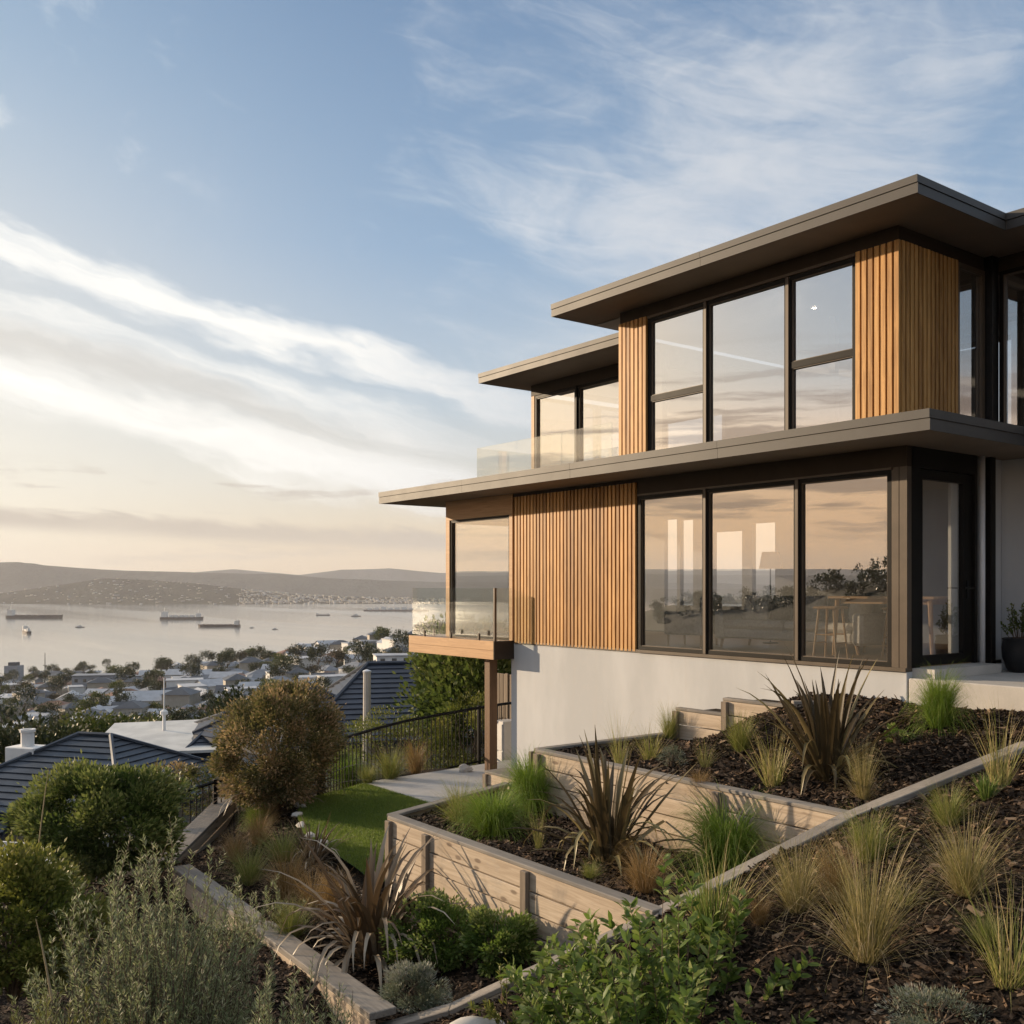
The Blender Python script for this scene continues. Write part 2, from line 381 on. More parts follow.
M['grass_tan'] = leafmat('tan_tussock', (.085, .11, .022), (.29, .245, .095), (.72, .55, .36), .35)
M['grass_red'] = leafmat('rusty_tussock', (.085, .085, .022), (.27, .17, .065), (.58, .41, .24), .35)
M['grass_mix'] = leafmat('olive_tussock', (.07, .12, .018), (.22, .235, .055), (.56, .42, .22), .35)
M['flax_bronze'] = leafmat('bronze_flax', (.030, .022, .012), (.085, .062, .030), (.28, .23, .10), .2, .38)
M['flax_brown'] = leafmat('brown_flax', (.05, .032, .018), (.13, .085, .045), (.34, .29, .22), .15, .42)
M['shrub_green'] = leafmat('shrub_green_leaf', (.022, .042, .010), (.085, .120, .026), (.29, .29, .10), .35)
M['shrub_bright'] = leafmat('bright_leaf', (.05, .095, .016), (.125, .185, .035), (.34, .34, .13), .4)
M['shrub_olive'] = leafmat('olive_leaf', (.045, .060, .018), (.12, .13, .032), (.26, .22, .06), .3)
M['shrub_red'] = leafmat('russet_leaf', (.034, .054, .016), (.130, .122, .045), (.48, .31, .18), .38)
M['shrub_grey'] = leafmat('grey_green_leaf', (.075, .105, .045), (.20, .235, .11), (.56, .50, .34), .38)
M['lavender'] = leafmat('silver_leaf', (.07, .095, .055), (.16, .185, .12), (.32, .30, .26), .25)
M['hedge'] = leafmat('yellow_green_leaf', (.04, .065, .012), (.13, .15, .028), (.28, .25, .07), .35)
M['tree_dark'] = leafmat('dark_tree_leaf', (.012, .020, .009), (.034, .044, .016), (.085, .08, .03), .2)
M['tree_mid'] = leafmat('mid_tree_leaf', (.022, .038, .010), (.06, .08, .018), (.14, .13, .04), .25)
M['tree_brown'] = leafmat('brown_tree_leaf', (.028, .024, .013), (.06, .05, .024), (.12, .09, .045), .2)
M['bark'] = wood('bark', (.045, .035, .026), (.11, .085, .06), 'z', .9)
M['twig'] = plain('twig', (.10, .07, .045), .85, 0, .3, 20)

# ================================================================== terrain
WATER_Z = -69.0
EDG = [(-7.2, .95, -3.0), (-6.6, .37, -2.72), (-5.25, -.87, -1.82), (-3.42, -1.53, -1.10), (-1.72, -2.32, -.50), (.0, -3.1, -.30), (2., -4., -.2)]   # top of the sloping edging
ex = [e[0] for e in EDG]; ey = [e[1] for e in EDG]; ez = [e[2] for e in EDG]
def edge_y(x): return np.interp(x, ex, ey)
def slope_z(x, y):
    """the mulched bank on the camera's side of the edging"""
    z = np.interp(x, ex, ez) - .05
    d = np.clip(edge_y(x) - y, 0, 8)
    return z + .10 * d + .03 * np.sin(x * 2.1 + y * 1.3) + .02 * np.sin(x * 5.3 - y * 4.1)
def in_poly(x, y, poly):
    x = np.asarray(x, float); y = np.asarray(y, float); r = np.zeros(x.shape, bool)
    for (x1, y1), (x2, y2) in zip(poly, poly[1:] + poly[:1]):
        c = ((y1 > y) != (y2 > y)) & (x < (x2 - x1) * (y - y1) / ((y2 - y1) if y2 != y1 else 1e-9) + x1); r ^= c
    return r
PATIO = [(-2.4, 9.65), (-2.36, 7.2), (-2.30, 4.3), (5.5, 4.3), (5.5, 10.4)]
LAWN = [(-4.0, 8.94), (-4.57, 7.91), (-4.98, 6.81), (-5.10, 5.73), (-5.26, 4.54), (-5.40, 3.9), (-2.36, 3.9), (-2.36, 7.2), (-2.4, 9.61)]
BED1 = [(-5.25, -.87), (-5.25, 3.75), (-2.85, 4.52), (-2.6, 3.2), (-3.35, 3.2), (-3.35, -1.5)]
BED2 = [(-3.35, -1.53), (-3.35, 3.22), (.0, 3.22), (.0, -3.1), (-1.72, -2.32)]
CTRL = []
def cw(x, y, z): CTRL.append((x, y, z))
def cp(u, D, z): x, y = W((u - 512) / FPX * D, D); CTRL.append((x, y, z))
for a in ((-5.35, 3.8, -2.74), (-5.4, 2, -2.72), (-5.45, .8, -2.70), (-6.6, .5, -2.86), (-7, 2, -2.9), (-6.5, 4, -2.82), (-4, 9.2, -2.74), (-5.2, 7.4, -2.78), (-5.6, 5.2, -2.80),
          (-2, 6, -2.76), (0, 6, -2.76), (-2, 9.9, -2.74), (1, 10.4, -2.75), (3, 8, -2.76), (5, 5, -2.76), (-3.5, 6, -2.76), (-4, 1, -2.76), (-2, 1, -2.76), (6, 0, -2.6), (8, -6, -1.)): cw(*a)
for a in ((480, 22, -2.85), (520, 24, -2.8), (335, 19.5, -3.2), (200, 18, -3.75), (120, 17, -4.1), (234, 18.2, -2.92), (168, 15.5, -3.32), (270, 12.5, -3.2), (375, 9.7, -3.16),
          (150, 12, -3.75), (60, 12, -3.95), (60, 8, -3.6), (200, 8, -3.5), (300, 8.4, -3.25), (480, 8, -3.0), (512, 5, -2.9), (900, 3, -2.4), (335, 23, -4.7), (480, 26, -4.3), (200, 22, -5.5),
          (100, 22, -5.6), (0, 20, -5.2), (400, 20.4, -2.72), (450, 21, -2.70), (500, 22, -2.70), (362, 19.7, -2.80), (430, 20.2, -2.70), (345, 18.6, -2.9), (-300, 12, -3.9), (-200, 20, -5.0), (560, 30, -4.6), (700, 30, -3.4)): cp(*a)
cw(-11.5, -7.1, -2.7); cw(-16, -10, -2.6); cw(-8, -14, -1.5); cw(-20, 4, -4.2); cw(2, -12, .5); cw(12, -4, .2); cw(10, 8, -2.)
CT = np.array(CTRL)
def far_z(xc, yc):
    r = np.hypot(xc, yc); a = np.degrees(np.arctan2(xc, yc))
    T = [-180, -130, -108, -97, -90, -82, -60, -40, -27, -22.3, -17.2, -11.9, -6.4, 0, 15, 40, 90, 180]
    dr = np.interp(a, T, [300, 300, 260, 230, 330, 560, 700, 800, 800, 700, 600, 520, 450, 420, 300, 250, 250, 300])
    zr = np.interp(a, T, [0, 5, 7, 7.5, 3, -8, -60, -69.5, -70, -58, -45, -32, -22, -16, -7, 0, 5, 0])
    z60 = np.interp(a, T, [-3, -5, -7, -7, -8, -9, -9.5, -9.5, -9.5, -9.5, -9.5, -9.3, -8.5, -7, -4, -3, -3, -3])
    zv = np.interp(a, T, [-2, -5, -9, -9, -10, -20, -33, -35, -35, -35, -35, -35, -33, -26, -12, -4, -2, -2]); rv = np.minimum(250, dr * .6)
    z26 = np.interp(a, T, [-2, -3, -4, -4, -4, -5, -5.5, -5.8, -5.8, -5.8, -5.6, -5, -4.5, -4, -3, -2, -2, -2])
    z = np.where(r < 60, z26 + (z60 - z26) * np.clip((r - 26) / 34, 0, 1), np.where(r < rv, z60 + (zv - z60) * np.clip((r - 60) / (rv - 60), 0, 1), zv + (zr - zv) * np.clip((r - rv) / (dr - rv), 0, 1)))
    z = np.where(r > dr, zr - (r - dr) * .28, z)
    k = np.clip((r - 60) / 120, 0, 1)
    z = z + k * (np.sin(xc * .021 + yc * .013) * 1.1 + np.sin(xc * .05 - yc * .037) * .5)
    return np.maximum(z, WATER_Z - 3)
def base_z(x, y):
    x = np.asarray(x, float); y = np.asarray(y, float)
    num = np.zeros(x.shape); den = np.zeros(x.shape)
    for a, b, c in CT:
        w = 1 / ((x - a) ** 2 + (y - b) ** 2 + .15) ** 1.75
        num += w * c; den += w
    g = num / den
    xc, yc = tocam(x, y); r = np.hypot(xc, yc)
    k = np.clip((r - 20) / 9, 0, 1); k = k * k * (3 - 2 * k)
    z = g * (1 - k) + far_z(xc, yc) * k
    flat = in_poly(x, y, PATIO) | in_poly(x, y, LAWN)
    z = np.where(flat, np.minimum(z, -2.73), z)
    near = (x > -12.5) & (x < 3) & (y > -9.5)
    z = np.where(near & (y < edge_y(x) + .05), np.minimum(z, slope_z(x, y) - .35), z)
    return z + np.where(r < 25, .02 * np.sin(x * 4.1 + y * 2.3) + .015 * np.sin(y * 7.7 - x * 3.), 0)
def bed2_z(x, y):
    k = np.clip((x + 3.1) / 2.9, 0, 1); j = np.clip((2.7 - y) / 1.6, 0, 1); j = j * j * (3 - 2 * j)
    return -1.18 + .74 * (k * k * (3 - 2 * k)) * j + .02 * np.sin(x * 5 + y * 3) + .012 * np.sin(y * 9 - x * 4)
def bed1_z(x, y): return -1.90 + .02 * np.sin(x * 5 + y * 4) + .012 * np.sin(y * 9 - x * 3)
def ground_h(x, y):
    x = np.atleast_1d(np.asarray(x, float)); y = np.atleast_1d(np.asarray(y, float))
    z = base_z(x, y)
    z = np.where(in_poly(x, y, PATIO) | in_poly(x, y, LAWN), -2.65, z)
    z = np.where(in_poly(x, y, BED1), bed1_z(x, y), z)
    z = np.where(in_poly(x, y, BED2), bed2_z(x, y), z)
    z = np.where((y < edge_y(x)) & (x < 1.5) & (x > -12.5) & (y > -9.5), slope_z(x, y), z)
    return np.where((x > 0) & (y < 0) & (y > -6) & (x < 8), -.13, z)
def place(u, v, dmin=5.0, dmax=900.):
    """where the sight line through the photograph's pixel meets the ground"""
    d = np.geomspace(dmin, dmax, int(math.log(dmax / dmin) / .003))
    x, y = W((u - 512) / FPX * d, d); z = CAM[2] - (v - HV) / FPX * d
    g = ground_h(x, y); k = np.nonzero(z <= g)[0]; k = k[0] if len(k) else len(d) - 1
    return Vector((x[k], y[k], g[k])), float(d[k])

def grid_mesh(name, xs, ys, zf, mat, keep=None):
    X, Y = np.meshgrid(xs, ys, indexing='ij'); Z = zf(X, Y); n, m_ = X.shape
    V = np.stack([X, Y, Z], -1).reshape(-1, 3)
    i, j = np.meshgrid(np.arange(n - 1), np.arange(m_ - 1), indexing='ij')
    a = (i * m_ + j).ravel(); F = np.stack([a, a + m_, a + m_ + 1, a + 1], -1)
    if keep is not None:
        c = V[F].mean(1); F = F[keep(c[:, 0], c[:, 1])]
    return link(name, npmesh(name, V, F, mat, smooth=True))
def polar_mesh(name, radii, azs, mat, zf):
    A_, R_ = np.meshgrid(np.radians(azs), radii, indexing='ij')
    xc = R_ * np.sin(A_); yc = R_ * np.cos(A_); x, y = W(xc, yc); Z = zf(x, y, xc, yc); n, m_ = A_.shape
    V = np.stack([x, y, Z], -1).reshape(-1, 3)
    i, j = np.meshgrid(np.arange(n - 1), np.arange(m_ - 1), indexing='ij')
    a = (i * m_ + j).ravel(); F = np.stack([a, a + 1, a + m_ + 1, a + m_], -1)
    return link(name, npmesh(name, V, F, mat, smooth=True))
tag(polar_mesh('garden_ground', np.geomspace(1.2, 27, 130), np.linspace(-180, 180, 721), M['mulch'], lambda x, y, a, b: base_z(x, y)), kind='structure')
tag(polar_mesh('hillside', np.geomspace(26.8, 1000, 150), np.linspace(-180, 180, 541), M['hillside'], lambda x, y, a, b: base_z(x, y) - .02), kind='structure')
xs = np.arange(-12.5, 1.5, .11)
V = []; F = []
ys_ = np.arange(0, 7.5, .11)
def bank():
    Xg, D_ = np.meshgrid(xs, ys_, indexing='ij'); Y = edge_y(Xg) - .04 - D_
    Z = slope_z(Xg, Y); Z[:, 0] -= .02
    n, m_ = Xg.shape; V = np.stack([Xg, Y, Z], -1).reshape(-1, 3)
    i, j = np.meshgrid(np.arange(n - 1), np.arange(m_ - 1), indexing='ij'); a = (i * m_ + j).ravel()
    return npmesh('garden_bank', V, np.stack([a, a + 1, a + m_ + 1, a + m_], -1), M['mulch'], smooth=True)
tag(link('garden_bank', bank()), kind='structure')
tag(grid_mesh('upper_bed_soil', np.arange(-3.33, .05, .09), np.arange(-3.2, 3.25, .09), bed2_z, M['mulch'], lambda x, y: (y > edge_y(x) - .06)), kind='structure')
tag(grid_mesh('lower_bed_soil', np.arange(-5.22, -1.9, .09), np.arange(-1.6, 5.6, .09), bed1_z, M['mulch'], lambda x, y: in_poly(x, y, BED1) | ((y < 3.3) & (x < -3.2) & (y > edge_y(x)))), kind='structure')
def sheet(name, poly, z, mat, th=.0):
    bm = bmesh.new(); vs = [bm.verts.new((a, b, z)) for a, b in poly]; f = bm.faces.new(vs)
    if f.normal.z < 0: f.normal_flip()
    if th:
        r = bmesh.ops.extrude_face_region(bm, geom=[f]); bmesh.ops.translate(bm, vec=(0, 0, -th), verts=[v for v in r['geom'] if isinstance(v, bmesh.types.BMVert)])
    bmesh.ops.recalc_face_normals(bm, faces=bm.faces[:])
    me = bpy.data.meshes.new(name); bm.to_mesh(me); bm.free(); me.materials.append(mat); return link(name, me)
tag(sheet('patio_slab', PATIO, -2.645, M['patio'], .25), kind='structure')
tag(sheet('lawn_ground', LAWN, -2.665, M['lawn_base']), kind='structure')
tag(sheet('harbour_water', [W(a, b) for a, b in ((-30000, -20000), (30000, -20000), (30000, 30000), (-30000, 30000))], WATER_Z, M['water']), kind='structure')
tag(MB().cbox(0, 6, -5.2, -.02, -.9, -.13, .012).build('entrance_terrace', M['terrace']), kind='structure')

# far hills round the bay: real ridges with depth, seen at their own distances
def hnoise(a, seed, n=6):
    r = np.random.RandomState(seed); s = np.zeros_like(a)
    for k in range(n):
        f = 2 ** k; s += np.sin(np.radians(a) * f * 9 + r.rand() * 6.28) / f ** 1.0
    return s
def ridge(name, D, depth, a_tab, v_tab, mat, seed, rough, a0=-120, a1=40, base=WATER_Z - 3):
    """v_tab: the photograph's height of the crest along azimuth"""
    az_ = np.linspace(a0, a1, 900); zc = 1 - D / np.cos(np.radians(np.clip(az_, -27, 27))) * 0 - (np.interp(az_, a_tab, v_tab) - HV) / FPX * D * np.ones_like(az_)
    zc = np.maximum(zc + hnoise(az_, seed) * rough, base + 1)
    prof = [(-.30, 0.), (-.29, .03), (-.24, .14), (-.17, .34), (-.10, .62), (-.04, .90), (0, 1.), (.06, .93), (.2, .6), (.5, .0)]
    V = []; rr = np.random.RandomState(seed)
    for k, (dd, h) in enumerate(prof):
        rad = D / np.cos(np.radians(np.clip(az_, -30, 30))) * 1. + dd * depth
        x, y = W(rad * np.sin(np.radians(az_)), rad * np.cos(np.radians(az_)))
        w = 1 + (.22 * hnoise(az_ * 2.3 + k * 9, seed + k, 6) / 2 if 0 < h < 1 else 0)
        V.append(np.stack([x, y, base + (zc - base) * np.clip(h * w, 0, 1.02)], -1))
    V = np.stack(V, 1); n, m_ = V.shape[:2]
    i, j = np.meshgrid(np.arange(n - 1), np.arange(m_ - 1), indexing='ij'); a = (i * m_ + j).ravel()
    return tag(link(name, npmesh(name, V.reshape(-1, 3), np.stack([a, a + 1, a + m_ + 1, a + m_], -1), mat, smooth=True)), kind='structure'), az_, zc
AZ = lambda u: math.degrees(math.atan((u - 512) / FPX))
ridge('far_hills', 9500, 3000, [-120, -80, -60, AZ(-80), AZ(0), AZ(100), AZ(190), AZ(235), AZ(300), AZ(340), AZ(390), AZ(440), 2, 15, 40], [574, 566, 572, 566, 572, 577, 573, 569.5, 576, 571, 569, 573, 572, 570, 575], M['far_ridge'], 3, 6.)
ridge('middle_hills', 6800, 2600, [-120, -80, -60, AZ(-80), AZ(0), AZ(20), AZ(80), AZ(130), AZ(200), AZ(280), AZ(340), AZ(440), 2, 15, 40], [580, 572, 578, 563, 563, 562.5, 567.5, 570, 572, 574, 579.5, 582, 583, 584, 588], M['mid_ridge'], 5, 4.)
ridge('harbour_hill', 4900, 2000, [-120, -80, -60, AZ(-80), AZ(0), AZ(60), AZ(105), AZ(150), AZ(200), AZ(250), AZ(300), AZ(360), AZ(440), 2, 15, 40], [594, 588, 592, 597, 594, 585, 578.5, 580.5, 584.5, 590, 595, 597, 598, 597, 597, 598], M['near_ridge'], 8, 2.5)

# ================================================================== the house
house = thing('modern_house', 'large modern two-storey hillside house with cedar slats, wide bronze eaves and tall glass', 'house', (0, 0, 0))
H = house
def part(name, mats, mb, parent=H, label=None, smooth=False):
    o = mb.build(name, mats, parent, smooth=smooth)
    if label: o['label'] = label
    return o
part('base_wall', M['plaster'], MB().cbox(0, 6.8, .0, 8.26, -3.2, -.055, .008), label='white rendered base wall')
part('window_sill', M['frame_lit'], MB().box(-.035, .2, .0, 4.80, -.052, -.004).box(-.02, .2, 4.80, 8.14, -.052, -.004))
part('living_floor', M['int_floor'], MB().box(.06, 6.6, .05, 8.15, -.05, .0))
part('door_step', M['terrace'], MB().box(.12, 1.75, -.30, .045, -.128, -.012))
# the timber balcony and the post under it
bal = part('balcony', M['balcony_wood'], MB().box(-.45, 5.2, 8.19, 11.22, -.32, -.022).box(-.47, -.452, 8.19, 11.24, -.345, -.175).box(-.47, -.452, 8.19, 11.24, -.170, -.0).box(-.45, 5.2, 11.222, 11.24, -.345, -.0))
part('shaded_end_fascia', M['header'], MB().box(-.47, .0, 8.165, 8.188, -.345, -.0), bal)  # dark brown colour paints the shade on this end face
part('decking', M['int_floor'], (lambda m_: [m_.box(-.44 + i * .11, -.44 + i * .11 + .10, 8.20, 11.21, -.020, -.001) for i in range(50)] and m_)(MB()), bal)
part('balcony_post', M['post_wood'], MB().cbox(-.29, -.11, 8.55, 8.73, -2.645, -.346, .008))
def glass_run(name, pts, z0, z1, gaps, parent, stub=True):
    """frameless glass panels along a polyline with small clamps at their feet"""
    b = thing(name, None, None); b.parent = parent
    for (x0, y0), (x1, y1), n in pts:
        L = math.hypot(x1 - x0, y1 - y0); dx, dy = (x1 - x0) / L, (y1 - y0) / L
        for i in range(n):
            a0 = L * i / n + gaps; a1 = L * (i + 1) / n - gaps
            m_ = MB(); nx, ny = -dy * .006, dx * .006
            p = [(x0 + dx * a0 - nx, y0 + dy * a0 - ny), (x0 + dx * a1 - nx, y0 + dy * a1 - ny), (x0 + dx * a1 + nx, y0 + dy * a1 + ny), (x0 + dx * a0 + nx, y0 + dy * a0 + ny)]
            m_.hexa([(*c, z0) for c in p] + [(*c, z1) for c in p])
            part('glass_panel', M['clear' if stub else 'deck_glass'], m_, b)
            if stub:
                for aa in ((a0 + a1) / 2,):
                    cx_, cy_ = x0 + dx * aa, y0 + dy * aa
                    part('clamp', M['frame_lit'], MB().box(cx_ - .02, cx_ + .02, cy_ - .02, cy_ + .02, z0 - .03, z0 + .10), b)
    return b
lb = glass_run('balcony_balustrade', [((-.42, 8.24), (-.42, 11.18), 3), ((-.42, 11.18), (5.0, 11.18), 5)], .03, 1.0, .012, H)
part('end_post', M['frame_lit'], MB().box(-.445, -.395, 8.185, 8.225, .0, 1.0), lb)
part('end_glass', M['clear'], MB().box(-.39, -.03, 8.20, 8.212, .03, 1.0), lb)
# living-room glazing
def window(y0, y1, z0, z1, x=.0, fr=.055, transom=None, pane='pane', mat='frame', dep=.11, axis='y', inset=.05):
    """framed window in the plane x (axis y) or in the plane y (axis x); frame part with pane sub-parts"""
    def bx(m_, a0, a1, d0, d1, c0, c1):
        if axis == 'y': m_.box(x + d0, x + d1, a0, a1, c0, c1)
        else: m_.box(a0, a1, x + d0, x + d1, c0, c1)
    m_ = MB()
    bx(m_, y0, y0 + fr, 0, dep, z0, z1); bx(m_, y1 - fr, y1, 0, dep, z0, z1)
    bx(m_, y0 + fr, y1 - fr, 0, dep, z0, z0 + fr); bx(m_, y0 + fr, y1 - fr, 0, dep, z1 - fr, z1)
    zs = [z0 + fr, z1 - fr]
    if transom: bx(m_, y0 + fr, y1 - fr, 0, dep, transom - .045, transom + .045); zs = [z0 + fr, transom - .045, transom + .045, z1 - fr]
    w = part('window', M[mat], m_)
    for k in range(0, len(zs), 2):
        m2 = MB(); g = .001
        if axis == 'y': m2.quad((x + inset, y1 - fr - g, zs[k] + g), (x + inset, y0 + fr + g, zs[k] + g), (x + inset, y0 + fr + g, zs[k + 1] - g), (x + inset, y1 - fr - g, zs[k + 1] - g))
        else: m2.quad((y0 + fr + g, x + inset, zs[k] + g), (y1 - fr - g, x + inset, zs[k] + g), (y1 - fr - g, x + inset, zs[k + 1] - g), (y0 + fr + g, x + inset, zs[k + 1] - g))
        part('pane', M[pane], m2, w)
        m3 = MB(); bd = .012            # thin bead round the pane, its lit look painted in the lighter trim colour
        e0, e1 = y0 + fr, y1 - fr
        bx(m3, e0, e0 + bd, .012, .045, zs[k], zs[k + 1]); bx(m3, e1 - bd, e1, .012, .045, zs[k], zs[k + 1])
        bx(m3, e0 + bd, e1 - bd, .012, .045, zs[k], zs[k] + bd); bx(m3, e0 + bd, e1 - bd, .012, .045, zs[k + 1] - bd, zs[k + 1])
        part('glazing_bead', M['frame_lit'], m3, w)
    return w
window(.22, 1.655, .0, 2.5); window(1.665, 3.345, .0, 2.5); window(3.355, 4.80, .0, 2.5)
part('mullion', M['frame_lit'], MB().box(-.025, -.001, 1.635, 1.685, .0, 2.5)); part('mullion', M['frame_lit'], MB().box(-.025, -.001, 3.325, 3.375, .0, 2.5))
part('header_panel', M['header'], MB().box(.0, .14, .0, 4.80, 2.53, 2.79).box(.0, .14, 4.80, 8.19, 2.73, 2.79))
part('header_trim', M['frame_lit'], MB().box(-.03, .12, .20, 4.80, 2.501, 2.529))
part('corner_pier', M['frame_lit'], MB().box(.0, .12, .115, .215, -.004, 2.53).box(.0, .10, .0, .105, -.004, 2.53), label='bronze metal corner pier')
def slats(x, y0, y1, z0, z1, pitch, w, d, axis='y', sgn=-1):
    m_ = MB(); n = max(1, round((y1 - y0) / pitch)); pt = (y1 - y0) / n
    for i in range(n):
        a = y0 + i * pt + (pt - w) / 2; rr = random.Random(i * 7 + int(x * 100) + int(y0 * 10)); e = rr.uniform(-.002, .002)
        if axis == 'y': m_.box(x - d + e, x - .002, a, a + w, z0, z1 + e * 2)
        else: m_.box(a, a + w, x - d + e, x - .002, z0, z1 + e * 2)
    return m_
random.seed(1)
part('slat_cladding', M['slat'], slats(.02, 4.83, 8.13, -.035, 2.726, .098, .060, .045))
part('slat_backing', M['header'], MB().box(.021, .14, 4.805, 8.19, .0, 2.728))
# glazed corner over the balcony
window(8.30, 10.36, .0, 2.40, pane='pane', mat='frame', fr=.04)
part('corner_post', M['balcony_wood'], MB().box(-.02, .11, 10.365, 10.50, .0, 2.40)); part('jamb', M['balcony_wood'], MB().box(-.02, .11, 8.195, 8.295, .0, 2.40))
part('lintel', M['balcony_wood'], MB().box(-.02, .12, 8.195, 10.50, 2.402, 2.79))
for a in (.12, 1.92, 3.72): window(a, a + 1.78, .0, 2.40, x=10.39, axis='x', mat='frame', fr=.05, dep=.1)
part('lintel', M['header'], MB().box(.125, 5.6, 10.40, 10.50, 2.402, 2.79))
# the glazed door on the end wall
dr = part('glass_door', M['frame'], MB().box(.30, .42, .04, .12, -.0, 2.52).box(1.40, 1.62, .04, .12, -.0, 2.52).box(.42, 1.40, .04, .12, -.0, .13).box(.42, 1.40, .04, .12, 2.40, 2.52), label='dark framed glass door')
part('pane', M['pane'], MB().quad((.42, .08, .13), (1.40, .08, .13), (1.40, .08, 2.40), (.42, .08, 2.40)), dr)
part('inner_stile', M['white_paint'], MB().box(1.20, 1.395, .10, .14, .13, 2.40), dr)
hd = MB().tube([(1.50, .035, 1.0), (1.50, -.035, 1.0)], .014).tube([(1.53, -.035, 1.0), (1.30, -.035, 1.0)], .013); hd.box(1.475, 1.525, .024, .038, .86, 1.10)
part('handle', M['black_metal'], hd, dr)
part('door_frame', M['frame'], MB().box(.105, .296, .0, .13, -.01, 2.79).box(1.624, 1.70, .0, .13, -.01, 2.79).box(.296, 1.624, .0, .13, 2.53, 2.79))
part('end_wall', M['plaster'], MB().box(1.71, 6.6, .05, .20, -.13, 2.79)); part('downpipe', M['white_pvc'], MB().tube([(1.80, -.01, -.12), (1.80, -.01, 2.79)], .038, 12), label='pale round downpipe', smooth=True)
part('downpipe', M['frame'], MB().cbox(1.95, 2.07, -.06, .045, -.13, 2.79, .008), label='dark square downpipe')
part('wing_wall', M['plaster'], MB().box(2.42, 6.6, -5.0, .045, -.13, 2.785), label='white wall of the entrance wing in shade')
# eaves slab between the storeys
def roof_slab(name, rects, z0, z1, soff, inner):
    s = MB()
    for (x0, x1, y0, y1) in rects: s.box(x0, x1, y0, y1, z0, z1 - .012)
    return part(name, M[soff], s)
def fascia(parent, runs, z0, z1, side):
    """two folded metal strips with a shadow line between and a butt joint every few metres, along each run (fixed axis, coordinate, from, to)"""
    zm = z0 + (z1 - z0) * .55
    for (ax, c, a0, a1) in runs:
        m_ = MB(); n = max(1, round((a1 - a0) / 3.05))
        for i in range(n):
            b0 = a0 + (a1 - a0) * i / n + (.002 if i else 0); b1_ = a0 + (a1 - a0) * (i + 1) / n - (.002 if i < n - 1 else 0)
            if ax == 'x': m_.box(c - .012, c - .001, b0, b1_, z0 - .006, zm - .004).box(c - .024, c - .001, b0, b1_, zm + .004, z1)
            else: m_.box(b0, b1_, c - .012, c - .001, z0 - .006, zm - .004).box(b0, b1_, c - .024, c - .001, zm + .004, z1)
        part('fascia', M['fascia'], m_, parent)
sl = roof_slab('eaves_slab', [(-.95, 7., -.85, 11.62), (1.25, 7., -5.2, -.851)], 2.79, 3.02, 'soffit', 0)
fascia(sl, [('x', -.95, -.874, 11.645), ('y', -.85, -.95, 1.249), ('x', 1.25, -5.2, -.875)], 2.79, 3.025, 0)
part('fascia', M['fascia'], MB().box(-.95, 7, 11.621, 11.645, 2.786, 3.025), sl)
part('deck_membrane', M['fascia'], MB().box(-.95, 7., -.85, 11.62, 3.009, 3.022).box(1.25, 7., -5.2, -.852, 3.009, 3.022), sl)
# upper storey
Z0, Z1 = 3.022, 5.385
part('slat_cladding', M['slat'], slats(.0, .075, .725, Z0, Z1, .094, .064, .045)); part('slat_cladding', M['slat'], slats(.0, 4.57, 5.23, Z0, Z1, .094, .064, .045))
part('slat_cladding', M['slat'], slats(.12, .0, 1.36, Z0, Z1, .094, .064, .045, 'x'))
part('slat_backing', M['header'], MB().box(.0, .12, .12, .725, Z0, Z1).box(.121, 1.36, .12, .2, Z0, Z1))
part('slat_backing', M['header'], MB().box(.0, .12, 4.57, 5.23, Z0, Z1).box(.121, .2, 5.15, 5.23, Z0, Z1))
part('header_panel', M['header'], MB().box(.0, .14, .12, 5.23, 5.387, 5.58).box(.14, 2.25, .12, .24, 5.387, 5.58)); part('header_trim', M['frame_lit'], MB().box(-.03, .1, .73, 4.565, 5.345, 5.384))
part('upper_sill', M['frame'], MB().box(.0, .12, .73, 4.565, Z0, 3.10))
window(.73, 1.815, 3.10, 5.34, transom=4.10, pane='pane_up'); window(1.825, 3.335, 3.10, 5.34, pane='pane_up'); window(3.345, 4.565, 3.10, 5.34, transom=4.05, pane='pane_up')
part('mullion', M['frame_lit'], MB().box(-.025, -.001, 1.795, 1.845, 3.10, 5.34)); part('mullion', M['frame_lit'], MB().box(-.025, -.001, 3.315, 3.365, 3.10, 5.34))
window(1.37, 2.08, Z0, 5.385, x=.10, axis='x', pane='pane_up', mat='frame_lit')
part('corner_pier', M['black_metal'], MB().box(2.085, 2.26, .0, .19, Z0, 5.58), label='black corner pier')
window(-2.0, -.01, Z0, 5.385, x=2.25, pane='pane_up', mat='frame'); part('wing_wall', M['plaster'], MB().box(2.25, 2.4, -5.0, -2.01, Z0, 5.58)); part('header_panel', M['header'], MB().box(2.25, 2.4, -2.0, .12, 5.387, 5.58))
part('wing_partition', M['interior'], MB().box(4.6, 4.7, -5, 0, Z0, 5.57))
part('curtain', M['ceiling'], (lambda m_: [m_.tube([(2.55 + .03 * math.sin(k * 2.1), -.42 - k * .045, Z0 + .02), (2.55 + .03 * math.sin(k * 2.1), -.42 - k * .045, 5.38)], .028, 6) for k in range(7)] and m_)(MB()), label='pale curtain drawn aside')
rf = roof_slab('main_roof', [(-.78, 7., -.60, 6.05), (1.25, 7., -5.2, -.601)], 5.58, 5.775, 'soffit', 0)
fascia(rf, [('x', -.78, -.624, 6.075), ('y', -.60, -.78, 1.249), ('x', 1.25, -5.2, -.625)], 5.58, 5.785, 0)
part('fascia', M['fascia'], MB().box(-.78, 7, 6.051, 6.075, 5.576, 5.785), rf)
part('roof_sheet', M['tin_roof'], MB().box(-.78, 7., -.60, 6.05, 5.764, 5.779).box(1.25, 7., -5.2, -.602, 5.764, 5.779), rf)
